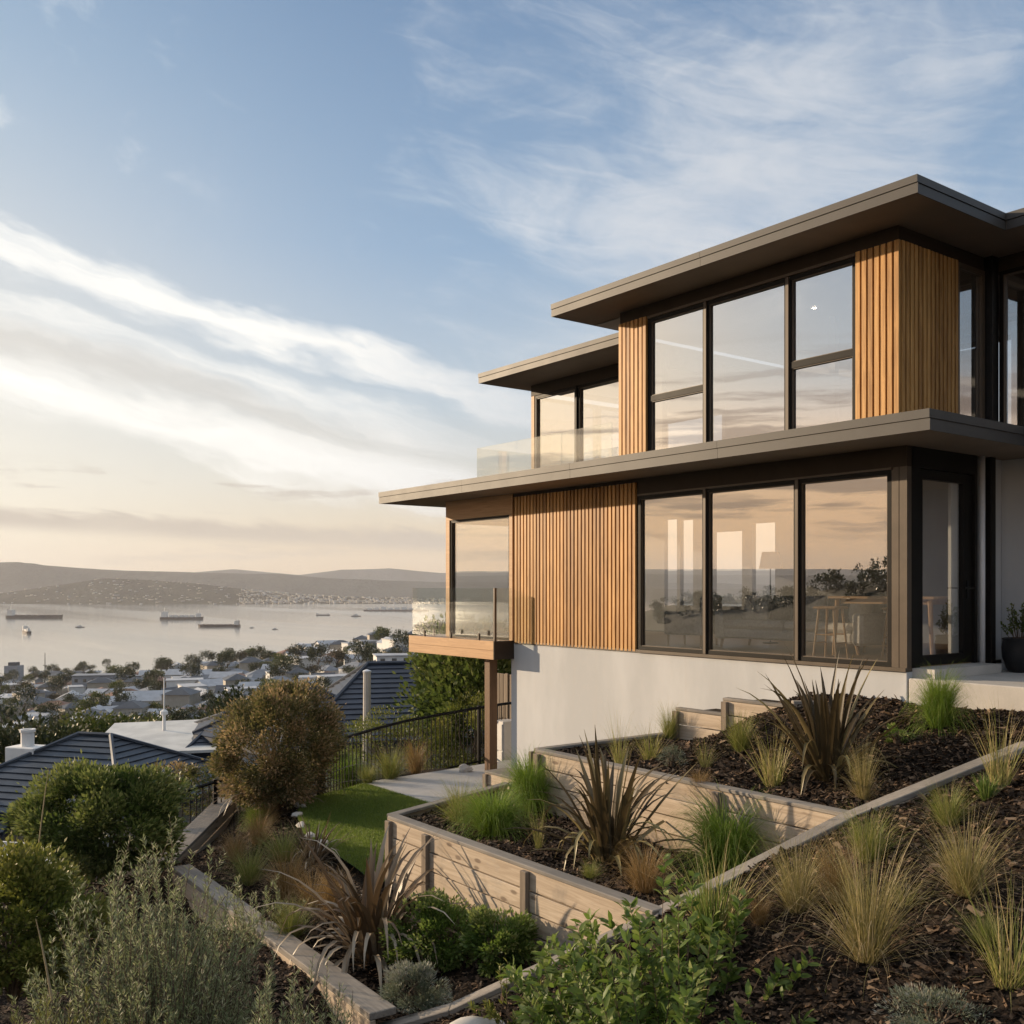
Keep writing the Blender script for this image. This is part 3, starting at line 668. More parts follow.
# set-back bedroom behind the roof deck
window(7.52, 8.80, Z0, 4.86, x=1.0, pane='pane_up', mat='frame'); window(6.00, 7.48, Z0, 4.86, x=1.0, pane='pane_up', mat='frame')
part('corner_post', M['balcony_wood'], MB().box(.99, 1.11, 8.805, 8.90, Z0, 4.86)); part('mullion', M['frame'], MB().box(.97, 1.08, 7.481, 7.519, Z0, 4.86))
part('header_panel', M['header'], MB().box(.985, 1.12, 5.24, 8.90, 4.862, 5.08)); part('jamb', M['frame'], MB().box(1.0, 1.12, 5.24, 5.995, Z0, 4.86))
window(1.12, 2.7, Z0, 4.86, x=8.80, axis='x', pane='pane_up', mat='frame'); window(2.74, 4.3, Z0, 4.86, x=8.80, axis='x', pane='pane_up', mat='frame')
part('bedroom_wall', M['interior'], MB().box(4.35, 4.5, 5.24, 6.2, Z0, 5.07).box(4.35, 4.5, 8.5, 8.9, Z0, 5.07).box(4.35, 4.5, 6.2, 8.5, 4.6, 5.07))
rl = roof_slab('lower_roof', [(.0, 6., 5.24, 9.30)], 5.08, 5.24, 'soffit', 0)
fascia(rl, [('x', .0, 5.24, 9.325)], 5.08, 5.265, 0)
part('fascia', M['fascia'], MB().box(.0, 6, 9.301, 9.325, 5.076, 5.265), rl)
glass_run('deck_balustrade', [((.0, 5.42), (.0, 9.40), 3), ((.0, 9.40), (4.5, 9.40), 3)], 3.03, 3.79, .01, H, stub=False)
# rooms behind the glass
part('back_wall', M['interior'], (lambda m_: [m_.box(5.5, 5.62, a, b, c, d) for a, b, c, d in ((.2, 6.4, 0, 2.78), (7.0, 7.28, 0, 2.78), (8.1, 8.7, 0, 2.78), (9.1, 9.2, 0, 2.78), (9.6, 10.39, 0, 2.78), (6.4, 7.0, 0, .6), (6.4, 7.0, 2.38, 2.78), (7.28, 8.1, 0, .6), (7.28, 8.1, 2.24, 2.78), (8.7, 9.1, 0, .6), (8.7, 9.1, 2.56, 2.78), (9.2, 9.6, 0, .6), (9.2, 9.6, 2.6, 2.78))] and m_)(MB()))
part('ceiling', M['ceiling'], MB().box(.16, 5.48, .21, 10.38, 2.772, 2.786))
part('side_wall', M['interior'], MB().box(1.72, 5.5, .201, .215, 0, 2.77))
part('upper_floor', M['int_floor'], MB().box(.13, 6.6, .25, 5.2, 3.023, 3.045).box(1.13, 4.3, 5.25, 8.78, 3.023, 3.045))
part('upper_back_wall', M['interior'], (lambda m_: [m_.box(4.6, 4.72, a, b, c, d) for a, b, c, d in ((.25, 5.2, Z0, 3.3), (.25, 5.2, 5.2, 5.57), (.25, 1.0, 3.3, 5.2), (2.0, 5.2, 3.3, 5.2), (5.2, 7.5, Z0, 3.3))] and m_)(MB()))
part('upper_ceiling', M['ceiling'], MB().box(.15, 6.5, .25, 6.0, 5.560, 5.574).box(1.13, 4.4, 6.01, 8.78, 5.060, 5.074))
part('partition', M['interior'], MB().box(2.6, 4.6, 5.22, 5.3, 3.05, 5.06)); part('partition', M['interior'], MB().box(2.9, 3.0, 3.9, 4.15, 3.05, 5.55)); part('partition', M['interior'], MB().box(2.9, 3.0, 3.1, 3.22, 3.05, 5.55))
part('partition', M['interior'], MB().box(3.2, 3.3, .7, 1.75, 3.05, 4.62))
def downlight(x, y, z):
    m_, t = bpy.data.materials.get('lit_downlight'), None
    if m_ is None:
        m_, t = new('lit_downlight'); finish(t, t.n('ShaderNodeEmission', {'Color': (1, .78, .5, 1), 'Strength': 40.}).outputs[0], m_)
    d = part('downlight', M['white_paint'], MB().lathe([(.055, 0), (.055, .012), (.04, .012), (.04, 0)], (x, y, z - .014), 16))
    part('lamp', m_, MB().lathe([(.037, 0), (.037, .004)], (x, y, z - .016), 16), d)
downlight(2.6, 3.58 - 1.95, 5.556); downlight(2.2, 3.0, 5.556); downlight(2.4, 1.2, 2.77)

# ================================================================== furniture seen through the glass
def materials_extra():
    M['sofa'] = plain('oatmeal_fabric', (.72, .69, .64), .9, 0, .1, 30, .3, 300)
    M['cushion_dark'] = plain('charcoal_cushion', (.10, .09, .085), .9, 0, .3, 25)
    M['throw'] = plain('grey_throw', (.45, .44, .43), .9, 0, .25, 14)
    M['oak'] = wood('oak_table', (.34, .20, .10), (.55, .36, .20), 'x', .5)
    M['oak_leg'] = wood('oak_legs', (.38, .22, .11), (.58, .38, .2), 'z', .5)
    M['pot'] = plain('dark_glazed_pot', (.018, .019, .021), .35, 0, .2, 5)
    M['lamp'] = plain('linen_shade', (.62, .57, .48), .9, 0, .08)
materials_extra()
def cushion(w, h, d, mat, parent, loc, rot, name='cushion'):
    bm = bmesh.new(); bmesh.ops.create_cube(bm, size=1)
    bmesh.ops.subdivide_edges(bm, edges=bm.edges[:], cuts=5, use_grid_fill=True)
    for v in bm.verts:
        x, y, z = v.co * 2
        f = (1 - abs(x) ** 3) * (1 - abs(z) ** 3)
        v.co = Vector((x * w / 2 * (1 - .05 * (1 - abs(z))), y * d / 2 * (.25 + .75 * f), z * h / 2 * (1 - .05 * (1 - abs(x)))))
    me = bpy.data.meshes.new(name); bm.to_mesh(me); bm.free(); me.materials.append(mat)
    me.polygons.foreach_set('use_smooth', [True] * len(me.polygons)); o = link(name, me, parent, loc); o.rotation_euler = rot; return o
sofa = thing('sofa', 'pale fabric sofa with loose cushions just inside the living-room glass', 'sofa', (1.95, 3.1, 0), R(-90))
part('base', M['sofa'], MB().cbox(-1.25, 1.25, -.42, .42, .16, .32, .03), sofa); 
for s in (-1, 1):
    part('armrest', M['sofa'], MB().cbox(*sorted((s * 1.26, s * 1.44)), -.44, .44, .14, .62, .04), sofa)
    part('seat_cushion', M['sofa'], MB().cbox(*sorted((s * .01, s * 1.24)), -.46, .25, .325, .47, .05), sofa)
    for q_ in (-.36, .36): part('leg', M['oak_leg'], MB().tube([(s * 1.3, q_, .14), (s * 1.33, q_, .0)], [.03, .02], 8), sofa)
part('backrest', M['sofa'], MB().cbox(-1.25, 1.25, .27, .46, .325, .82, .05), sofa)
for i, (x, mt, rz) in enumerate(((-1.0, 'sofa', .1), (-.45, 'cushion_dark', -.15), (.1, 'throw', .1), (.7, 'cushion_dark', .2), (1.0, 'sofa', -.2))):
    cushion(.5, .44, .2, M[mt], sofa, (x, .16, .66), (R(-14), 0, rz))
ac = thing('armchair', 'grey armchair draped with a throw beside the slatted wall window', 'armchair', (1.5, 5.0, 0), R(200))
part('seat', M['throw'], MB().cbox(-.36, .36, -.36, .32, .22, .46, .05), ac); part('backrest', M['throw'], MB().cbox(-.36, .36, .26, .42, .40, .88, .05), ac)
for s in (-1, 1):
    part('armrest', M['throw'], MB().cbox(*sorted((s * .37, s * .47)), -.34, .38, .2, .6, .03), ac)
    for q_ in (-.3, .3): part('leg', M['oak_leg'], MB().tube([(s * .34, q_, .22), (s * .36, q_, .0)], [.025, .018], 8), ac)
tb = thing('dining_table', 'timber dining table with plain slim legs near the glass door', 'table', (1.75, 1.25, 0), R(90))
part('table_top', M['oak'], MB().cbox(-.85, .85, -.45, .45, .84, .88, .01), tb)
for s in (-1, 1):
    for q_ in (-1, 1): part('leg', M['oak_leg'], MB().tube([(s * .74, q_ * .36, .84), (s * .79, q_ * .39, 0)], [.035, .024], 8), tb)
part('apron', M['oak'], MB().box(-.7, .7, -.34, .34, .77, .838), tb)
def stool(label, x, y, rz):
    o = thing('bar_stool', label, 'stool', (x, y, 0), rz, 'stools at the dining table')
    part('seat', M['oak'], MB().cbox(-.22, .22, -.17, .17, .70, .74, .015), o)
    for s in (-1, 1):
        for q_ in (-1, 1): part('leg', M['oak_leg'], MB().tube([(s * .14, q_ * .11, .70), (s * .2, q_ * .17, 0)], [.02, .015], 8), o)
    part('footrest', M['oak_leg'], MB().tube([(-.185, -.155, .22), (.185, -.155, .22)], .011, 6).tube([(-.185, .155, .22), (.185, .155, .22)], .011, 6).tube([(-.18, -.15, .34), (-.18, .15, .34)], .011, 6).tube([(.18, -.15, .34), (.18, .15, .34)], .011, 6), o)
    return o
stool('wooden bar stool at the near left end of the dining table', .70, 1.62, .2); stool('wooden bar stool tucked between the dining table and the corner pier', .85, .62, .1)
vase = thing('vase', 'small dark vase of sprigs on the dining table', 'vase', (1.7, 1.3, .88)); part('body', M['pot'], MB().lathe([(.03, 0), (.06, .05), (.05, .12), (.028, .16), (.035, .18)]), vase, smooth=True)
tray = tag(MB().cbox(1.45, 1.95, 1.55, 1.95, .881, .93, .008).build('serving_tray', M['pot']), 'low dark tray lying on the dining table', 'tray')
pic = thing('wall_picture', 'small pale framed picture on an upstairs wall behind the transom window', 'picture', (3.19, 1.35, 3.75))
part('frame', M['white_paint'], MB().box(-.02, .0, -.28, .28, -.22, .22), pic); part('print', M['lamp'], MB().box(-.024, -.021, -.22, .22, -.16, .16), pic)
fl = thing('floor_lamp', 'slim floor lamp with pale drum shade behind the sofa', 'lamp', (3.1, 4.6, 0))
part('base', M['black_metal'], MB().lathe([(.14, 0), (.14, .02), (.02, .03)]), fl); part('stem', M['black_metal'], MB().tube([(0, 0, .03), (0, 0, 1.4)], .012), fl); part('shade', M['lamp'], MB().lathe([(.2, 1.35), (.15, 1.65)]), fl, smooth=True)

# ================================================================== timber retaining beds
def run(parent, p0, p1, z_top, h, th=.055, boards=3, posts=(), side=1, z1_top=None, cap=.13, cap_th=.045, face='timber_face_x', name='timber_wall', post_w=.10):
    """sleeper wall from p0 to p1: boards outside (side=+1: to the right of the direction), capping on top, posts"""
    (x0, y0), (x1, y1) = p0, p1; L = math.hypot(x1 - x0, y1 - y0); rz = math.atan2(y1 - y0, x1 - x0)
    dz = 0 if z1_top is None else z1_top - z_top
    sh = lambda x, z: z + dz * x / L
    rnd = random.Random(int(L * 1000))
    mb = MB(); bh = h / boards
    for k in range(boards):
        a = z_top - cap_th - k * bh; b = a - bh + .014; y = rnd.uniform(-.003, .003)
        ya, yb = sorted((side * -th + y, -side * 0 + y))
        bm = MB().cbox(0.002, L - .002, ya, yb, b, a, .006)
        for i_, v in enumerate(bm.v): bm.v[i_] = (v[0], v[1], sh(v[0], v[2]))
        o = len(mb.v); mb.v += bm.v; mb.f += [tuple(o + q_ for q_ in f) for f in bm.f]; mb.mi += bm.mi
    w = part(name, M[face], mb, parent); w.location = (x0, y0, 0); w.rotation_euler = (0, 0, rz)
    if cap:
        ya, yb = sorted((side * -(th + .006), side * (cap - th)))
        bm = MB().cbox(-.0, L, ya, yb, z_top - cap_th + .002, z_top, .008)
        for i_, v in enumerate(bm.v): bm.v[i_] = (v[0], v[1], sh(v[0], v[2]))
        c = part('capping', M['timber_cap'], bm, parent); c.location = (x0, y0, 0); c.rotation_euler = (0, 0, rz)
    for s in posts:
        ya, yb = sorted((side * -(th + .003), side * -(th + .058)))
        zt = sh(s * L, z_top) - cap_th - .004
        p = part('post', M['timber_post'], MB().cbox(s * L - post_w / 2, s * L + post_w / 2, ya, yb, zt - h - .1, zt, .006), parent); p.location = (x0, y0, 0); p.rotation_euler = (0, 0, rz)
    return w
b1 = thing('retaining_bed', 'lower stepped garden bed of pine sleepers beside the lawn', 'garden bed', (-5.25, 3.75, -2.7), 0, None)
def rel(o):      # beds are modelled in world coordinates
    o.location = (0, 0, 0)
rel(b1)
run(b1, (-5.25, 3.72), (-5.25, -.86), -1.80, .86, boards=4, posts=(.015, .20, .61, .985), side=1, cap=.15)
run(b1, (-5.25, 3.76), (-2.86, 4.53), -1.80, .86, boards=4, side=-1, cap=.12)
run(b1, (-2.85, 4.51), (-2.55, 3.30), -1.80, .86, boards=4, side=-1, cap=.12)
bx_ = thing('sleeper_step', 'small low sleeper box at the foot of the balcony post on the patio', 'retaining step'); rel(bx_); c0 = P(487, 770, 17.7)
run(bx_, (c0.x, c0.y), (c0.x, c0.y - 1.3), c0.z, -2.64 - -c0.z * -1 if False else c0.z + 2.60, boards=2, posts=(.05,), side=1, cap=.5)
b2 = thing('retaining_bed', 'upper stepped garden bed of pine sleepers against the white base wall', 'garden bed'); rel(b2)
run(b2, (-3.35, 3.20), (-3.35, -1.52), -1.10, .80, boards=4, posts=(.015, .66), side=1, cap=.14)
run(b2, (-3.35, 3.24), (-.01, 3.24), -1.10, .80, boards=4, posts=(.0,), side=-1, cap=.12)
b3 = thing('sleeper_step', 'short low sleeper step with two posts at the foot of the white wall', 'retaining step'); rel(b3)
run(b3, (-.80, 3.15), (-.80, 2.26), -.73, .42, boards=2, posts=(.04,), side=1, cap=.10)
run(b3, (-.82, 2.24), (-.82, 1.15), -.51, .60, boards=3, posts=(.06,), side=1, cap=.12); run(b3, (-.80, 1.13), (-.01, .45), -.46, .42, boards=2, side=1, cap=.13)
tag(grid_mesh('step_soil', np.arange(-.78, 0., .08), np.arange(.6, 3.15, .08), lambda x, y: np.where(y > 2.24, -.80, -.58) + 0 * x, M['mulch'], lambda x, y: y > .45 + (-x) * .9), kind='structure')
ed = thing('sloping_edging', 'weathered sleeper edging running diagonally down the slope beside the beds', 'garden edging'); rel(ed)
E = EDG[::-1]
for (xa, ya, za), (xb, yb, zb) in zip(E[:-1], E[1:]):
    run(ed, (xa, ya), (xb, yb), za, .42, boards=2, side=-1, z1_top=zb, cap=.17, cap_th=.06)
e2 = thing('sleeper_edging', 'pale grey sleeper edging along the left side of the lower garden', 'garden edging'); rel(e2)
p1 = P(234, 797, 18.2); p2 = P(169, 862, 15.5); p3 = P(176, 866, 14.3); p4 = P(376, 1012, 8.9)
run(e2, (p1.x, p1.y), (p2.x, p2.y), p1.z, .35, boards=2, side=-1, z1_top=p2.z, cap=.36, cap_th=.06)
run(e2, (p3.x, p3.y), (p4.x, p4.y), p3.z, .7, boards=3, side=1, z1_top=p4.z, cap=.26, cap_th=.07)
def stone(u, v, D, s, label, name='garden_stone'):
    rnd = random.Random(int(u)); bm = bmesh.new(); bmesh.ops.create_icosphere(bm, subdivisions=3, radius=1)
    for q_ in bm.verts:
        n = Vector(q_.co); f = 1 + .16 * math.sin(n.x * 3.1 + u) + .13 * math.sin(n.y * 4.3 + v) + .08 * math.sin(n.z * 7 + n.x * 5)
        q_.co = Vector((n.x * s[0] * f, n.y * s[1] * f, n.z * s[2] * f))
    me = bpy.data.meshes.new(name); bm.to_mesh(me); bm.free(); me.materials.append(M['terrace']); me.polygons.foreach_set('use_smooth', [True] * len(me.polygons))
    p = P(u, v, D); o = link(name, me, None, (p.x, p.y, p.z)); o.rotation_euler = (0, 0, rnd.uniform(0, 3)); return tag(o, label, 'stone')
pp, dd = place(655, 708, 9)
stone(478, 1032, 8.4, (.28, .20, .10), 'pale rock at the end of the lowest timber edging, bottom of the garden')
p_, d_ = place(284, 0 + 776, 12) if False else place(657, 2000) if False else (P(283, 772, 18.5), 18.5)
st_, sd_ = place(466, 771 + 0, 10); 
so = stone(0, 0, 5, (.13, .11, .09), 'small pale rock sitting alone on the grey patio'); q0, _ = place(466, 772); so.location = q0 + Vector((0, 0, .06))
# left rim of the lawn: rough stones
for i, (u, v) in enumerate(((300, 806), (298, 815), (301, 826), (310, 838), (322, 846))):
    q0, D0 = place(u, v, 9); s_ = stone(u, v, D0, (.12, .07, .045), 'pale rough stone in the row along the left rim of the lawn'); s_.location = q0; s_['group'] = 'stones edging the lawn'

# ================================================================== fence
def fence(pts, label, nb):
    """pts: (u, D, z_top, height)"""
    f = thing('bar_fence', label, 'fence'); rel(f)
    P3 = []
    for u, D, zt, h in pts: x, y = W((u - 512) / FPX * D, D); P3.append((Vector((x, y, zt)), h))
    top = [p for p, h in P3]; bot = [p - Vector((0, 0, h - .08)) for p, h in P3]
    part('top_rail', M['black_metal'], MB().tube(top, .032, 6), f); part('bottom_rail', M['black_metal'], MB().tube(bot, .02, 6), f)
    mb = MB(); tot = 0
    for (a, h), (b, h2) in zip(P3[:-1], P3[1:]):
        n = max(2, int((b - a).length / .105))
        for i in range(n):
            k = i / n; p = a.lerp(b, k); hh = h + (h2 - h) * k; mb.tube([p, p - Vector((0, 0, hh - .06))], .012, 5)
    part('bars', M['black_metal'], mb, f)
    for i, (p, h) in enumerate(P3):
        if i % nb == 0 or i == len(P3) - 1: part('post', M['black_metal'], MB().cbox(p.x - .035, p.x + .035, p.y - .035, p.y + .035, p.z - h - .25, p.z + .05, .006), f)
    return f
fence([(322, 18.4, -1.93, 1.25), (345, 19.2, -1.86, 1.25), (375, 20., -1.80, 1.25), (405, 20.7, -1.74, 1.25), (440, 21.3, -1.68, 1.25), (479, 22, -1.62, 1.25), (505, 22.6, -1.60, 1.25), (535, 23.2, -1.60, 1.25), (570, 24, -1.6, 1.25)], 'black metal bar fence behind the patio planting', 5)
fence([(120, 17.2, -2.72, 1.2), (160, 17.4, -2.62, 1.2), (190, 17.7, -2.55, 1.2), (215, 17.9, -2.45, 1.2), (240, 18.1, -2.35, 1.2), (275, 18.3, -2.2, 1.2), (318, 18.38, -1.95, 1.2)], 'black metal bar fence down the slope behind the grey timber edging', 3)
# utility box and timber panel by the house corner
q0, D0 = place(505, 768, 15)
ub = thing('meter_box', 'pale utility cabinet at the far corner of the base wall', 'cabinet', P(506, 750, 22.4)); ub.rotation_euler = (0, 0, 0)
part('cabinet', M['white_paint'], MB().cbox(-.2, .2, -.2, .2, -.45, .66, .01), ub); part('door', M['white_paint'], MB().cbox(-.215, -.201, -.17, .17, .02, .6, .004).cbox(-.215, -.201, -.17, .17, -.4, .0, .004), ub)
gp = thing('timber_screen', 'grey timber screen standing behind the utility cabinet', 'screen', P(508, 705, 23.5)); part('boards', M['timber_post'], (lambda m_: [m_.cbox(-.02, .02, k * .16, k * .16 + .15, -1.2, .72, .005) for k in range(-2, 3)] and m_)(MB()), gp)
part('post', M['timber_post'], MB().cbox(-.05, -.021, -.05, .05, -1.2, .74, .005), gp)

# ================================================================== plants
RS = np.random.RandomState
def unit(v): return v / np.maximum(np.linalg.norm(v, axis=-1, keepdims=True), 1e-9)
def leaves(P_, D_, L, Wd, rs, fold=.18, flat=.5, shape='diamond'):
    """leaf faces at points P_, pointing along D_; returns vertices and faces"""
    n = len(P_); D_ = unit(D_)
    up = unit(np.stack([rs.normal(0, flat, n), rs.normal(0, flat, n), np.ones(n)], -1))
    S = unit(np.cross(D_, up)); N = np.cross(S, D_)
    L = np.broadcast_to(L, n)[:, None]; Wd = np.broadcast_to(Wd, n)[:, None] * .5
    if shape == 'diamond':
        V = np.stack([P_, P_ + D_ * L * .45 + S * Wd + N * Wd * fold, P_ + D_ * L, P_ + D_ * L * .45 - S * Wd + N * Wd * fold], 1)
        F = np.arange(n * 4).reshape(n, 4); return V.reshape(-1, 3), F, 4
    V = np.stack([P_, P_ + D_ * L * .3 + S * Wd * .85 + N * Wd * fold, P_ + D_ * L * .65 + S * Wd * .8 + N * (Wd * fold - L * .02), P_ + D_ * L - N * L * .12,
                  P_ + D_ * L * .65 - S * Wd * .8 + N * (Wd * fold - L * .02), P_ + D_ * L * .3 - S * Wd * .85 + N * Wd * fold, P_ + D_ * L * .32, P_ + D_ * L * .66 - N * L * .03], 1)
    b = np.arange(n)[:, None] * 8
    F = np.concatenate([b + np.array([[0, 1, 6, 6]]), b + np.array([[1, 2, 7, 6]]), b + np.array([[2, 3, 7, 7]]), b + np.array([[0, 6, 5, 5]]), b + np.array([[6, 7, 4, 5]]), b + np.array([[7, 3, 4, 4]])])
    return V.reshape(-1, 3), F, 8
def tris_fix(F):
    """degenerate quads -> keep as quads only when four corners differ"""
    return F
def mesh_leaves(name, P_, D_, L, Wd, mat, rs, tint=None, **k):
    V, F, c = leaves(P_, D_, L, Wd, rs, **k)
    tt = rs.rand(len(P_)) if tint is None else tint
    if c == 8:
        q = F[F[:, 2] != F[:, 3]]; tr = F[F[:, 2] == F[:, 3]][:, :3]
        # all triangles
        F = np.concatenate([tr, q[:, :3], q[:, [0, 2, 3]]])
    return npmesh(name, V, F, mat, np.repeat(tt, c))
def blades(n, r0, Lr, wd, ang, droop, rs, segs=4, mat=None, name='grass', tintf=None, fold=0., azb=None):
    """n ribbon blades from a tuft of radius r0"""
    az_ = rs.uniform(0, 2 * np.pi, n) if azb is None else azb
    th = np.abs(rs.normal(0, 1, n)) * ang[1] + ang[0]; th = np.clip(th, 0, 1.45)
    L = rs.uniform(Lr[0], Lr[1], n); dr = rs.uniform(droop[0], droop[1], n)
    rr = r0 * np.sqrt(rs.rand(n)); a0 = az_ + rs.normal(0, .6, n)
    base = np.stack([rr * np.cos(a0), rr * np.sin(a0), np.zeros(n)], -1)
    out = np.stack([np.cos(az_), np.sin(az_), np.zeros(n)], -1); up = np.array([0, 0, 1.])
    tw = rs.normal(0, .5, n)
    side = unit(np.stack([-np.sin(az_ + tw), np.cos(az_ + tw), np.zeros(n)], -1))
    V = []; lat = rs.normal(0, .08, n)
    ts = np.linspace(0, 1, segs + 1)
    p = base.copy(); a = th.copy()
    side_o = np.stack([-np.sin(az_), np.cos(az_), np.zeros(n)], -1)
    for i, tt in enumerate(ts):
        w = wd * (1 - tt ** 1.8) * (.75 + .5 * min(tt * 4, 1) * .5) if fold == 0 else wd * (min(1, .55 + tt * 1.4)) * (1 - max(0, tt - .55) / .45) ** .8
        w = max(w, wd * .04)
        if fold == 0: V.append(np.stack([p - side * w / 2, p + side * w / 2], 1))
        else:
            nrm = unit(np.cos(a)[:, None] * -out + np.sin(a)[:, None] * up)
            V.append(np.stack([p - side_o * w / 2 + nrm * w * fold, p, p + side_o * w / 2 + nrm * w * fold], 1))
        d = np.cos(a)[:, None] * up + np.sin(a)[:, None] * out + lat[:, None] * side_o
        p = p + d * (L / segs)[:, None]
        a = np.clip(a + dr * (tt + .5 / segs) * 2.2 / segs * 1.6, 0, 2.75)
    V = np.stack(V, 1); k = V.shape[2]; ns = segs + 1
    idx = np.arange(n * ns * k).reshape(n, ns, k)
    F = []
    for c in range(k - 1): F.append(np.stack([idx[:, :-1, c], idx[:, :-1, c + 1], idx[:, 1:, c + 1], idx[:, 1:, c]], -1).reshape(-1, 4))
    tt = rs.rand(n) if tintf is None else tintf(rs, n, th)
    tv = np.repeat(tt, ns * k)
    # tips dry out
    tipv = np.tile(np.repeat(ts, k), n); tv = np.clip(tv + (tipv ** 3) * .35 * np.repeat(rs.rand(n), ns * k), 0, 1)
    return npmesh(name, V.reshape(-1, 3), np.concatenate(F), mat, tv)
PROTO = {}
def tussock(kind, seed):
    rs = RS(seed)
    if kind == 'green':  return blades(1700, .12, (.45, .85), .008, (.10, .60), (.8, 1.8), rs, 6, M['grass_green'], 'tussock_green', lambda r, n, th: np.clip(r.beta(2, 3, n), 0, 1))
    if kind == 'tan':    return blades(620, .08, (.35, 1.0), .0055, (.05, .56), (.2, 1.5), rs, 5, M['grass_tan'], 'tussock_tan', lambda r, n, th: np.clip(r.beta(2, 2, n) * .75 + th * .25, 0, 1))
    if kind == 'red':    return blades(700, .09, (.35, .85), .0055, (.10, .6), (.5, 1.6), rs, 5, M['grass_red'], 'tussock_red', lambda r, n, th: np.clip(r.beta(2, 2, n) * .7 + th * .3, 0, 1))
    if kind == 'mix':    return blades(620, .09, (.35, .90), .0062, (.06, .50), (.2, 1.0), rs, 5, M['grass_mix'], 'tussock_mix', lambda r, n, th: np.clip(r.beta(2, 2.6, n), 0, 1))
    if kind == 'sparse': return blades(130, .10, (.3, .95), .007, (.05, .42), (.0, .9), rs, 5, M['grass_mix'], 'tussock_sparse', lambda r, n, th: np.clip(r.beta(3, 1.6, n), 0, 1))
    if kind == 'stiff':  return blades(160, .06, (.5, 1.0), .020, (.02, .30), (.0, .35), rs, 4, M['shrub_bright'], 'strap_leaves', lambda r, n, th: r.beta(2, 3, n))
def bbox(me):
    c = np.empty(len(me.vertices) * 3, np.float32); me.vertices.foreach_get('co', c); c = c.reshape(-1, 3)
    lo = np.percentile(c, 1.5, axis=0); hi = np.percentile(c, 98.5, axis=0); return hi - lo, hi[2]
def put_plant(me, name, u, v, wpx, hpx, label, cat, group=None, rz=None, dmin=5., tilt=0.):
    """stand a plant on the ground at pixel (u, v) with the picture's width and height"""
    q_, D = place(u, v, dmin)
    (dx, dy, dz), zt = bbox(me)
    o = link(name, me, None, (q_.x, q_.y, q_.z - .02))
    sw = wpx * D / FPX / ((dx + dy) / 2); sh = hpx * D / FPX / zt
    rnd = random.Random(int(u * 3 + v)); o.rotation_euler = (rnd.uniform(-.05, .05), rnd.uniform(-.05, .05) + tilt, rnd.uniform(0, 6.28) if rz is None else rz)
    o.scale = (sw, sw, sh); return tag(o, label, cat, group)
TK = {}
def tus(kind, i):
    k = (kind, i % 3)
    if k not in TK: TK[k] = tussock(kind, 11 * (i % 3) + len(kind) * 7 + 3)
    return TK[k]
GR = 'ornamental grasses in the garden'
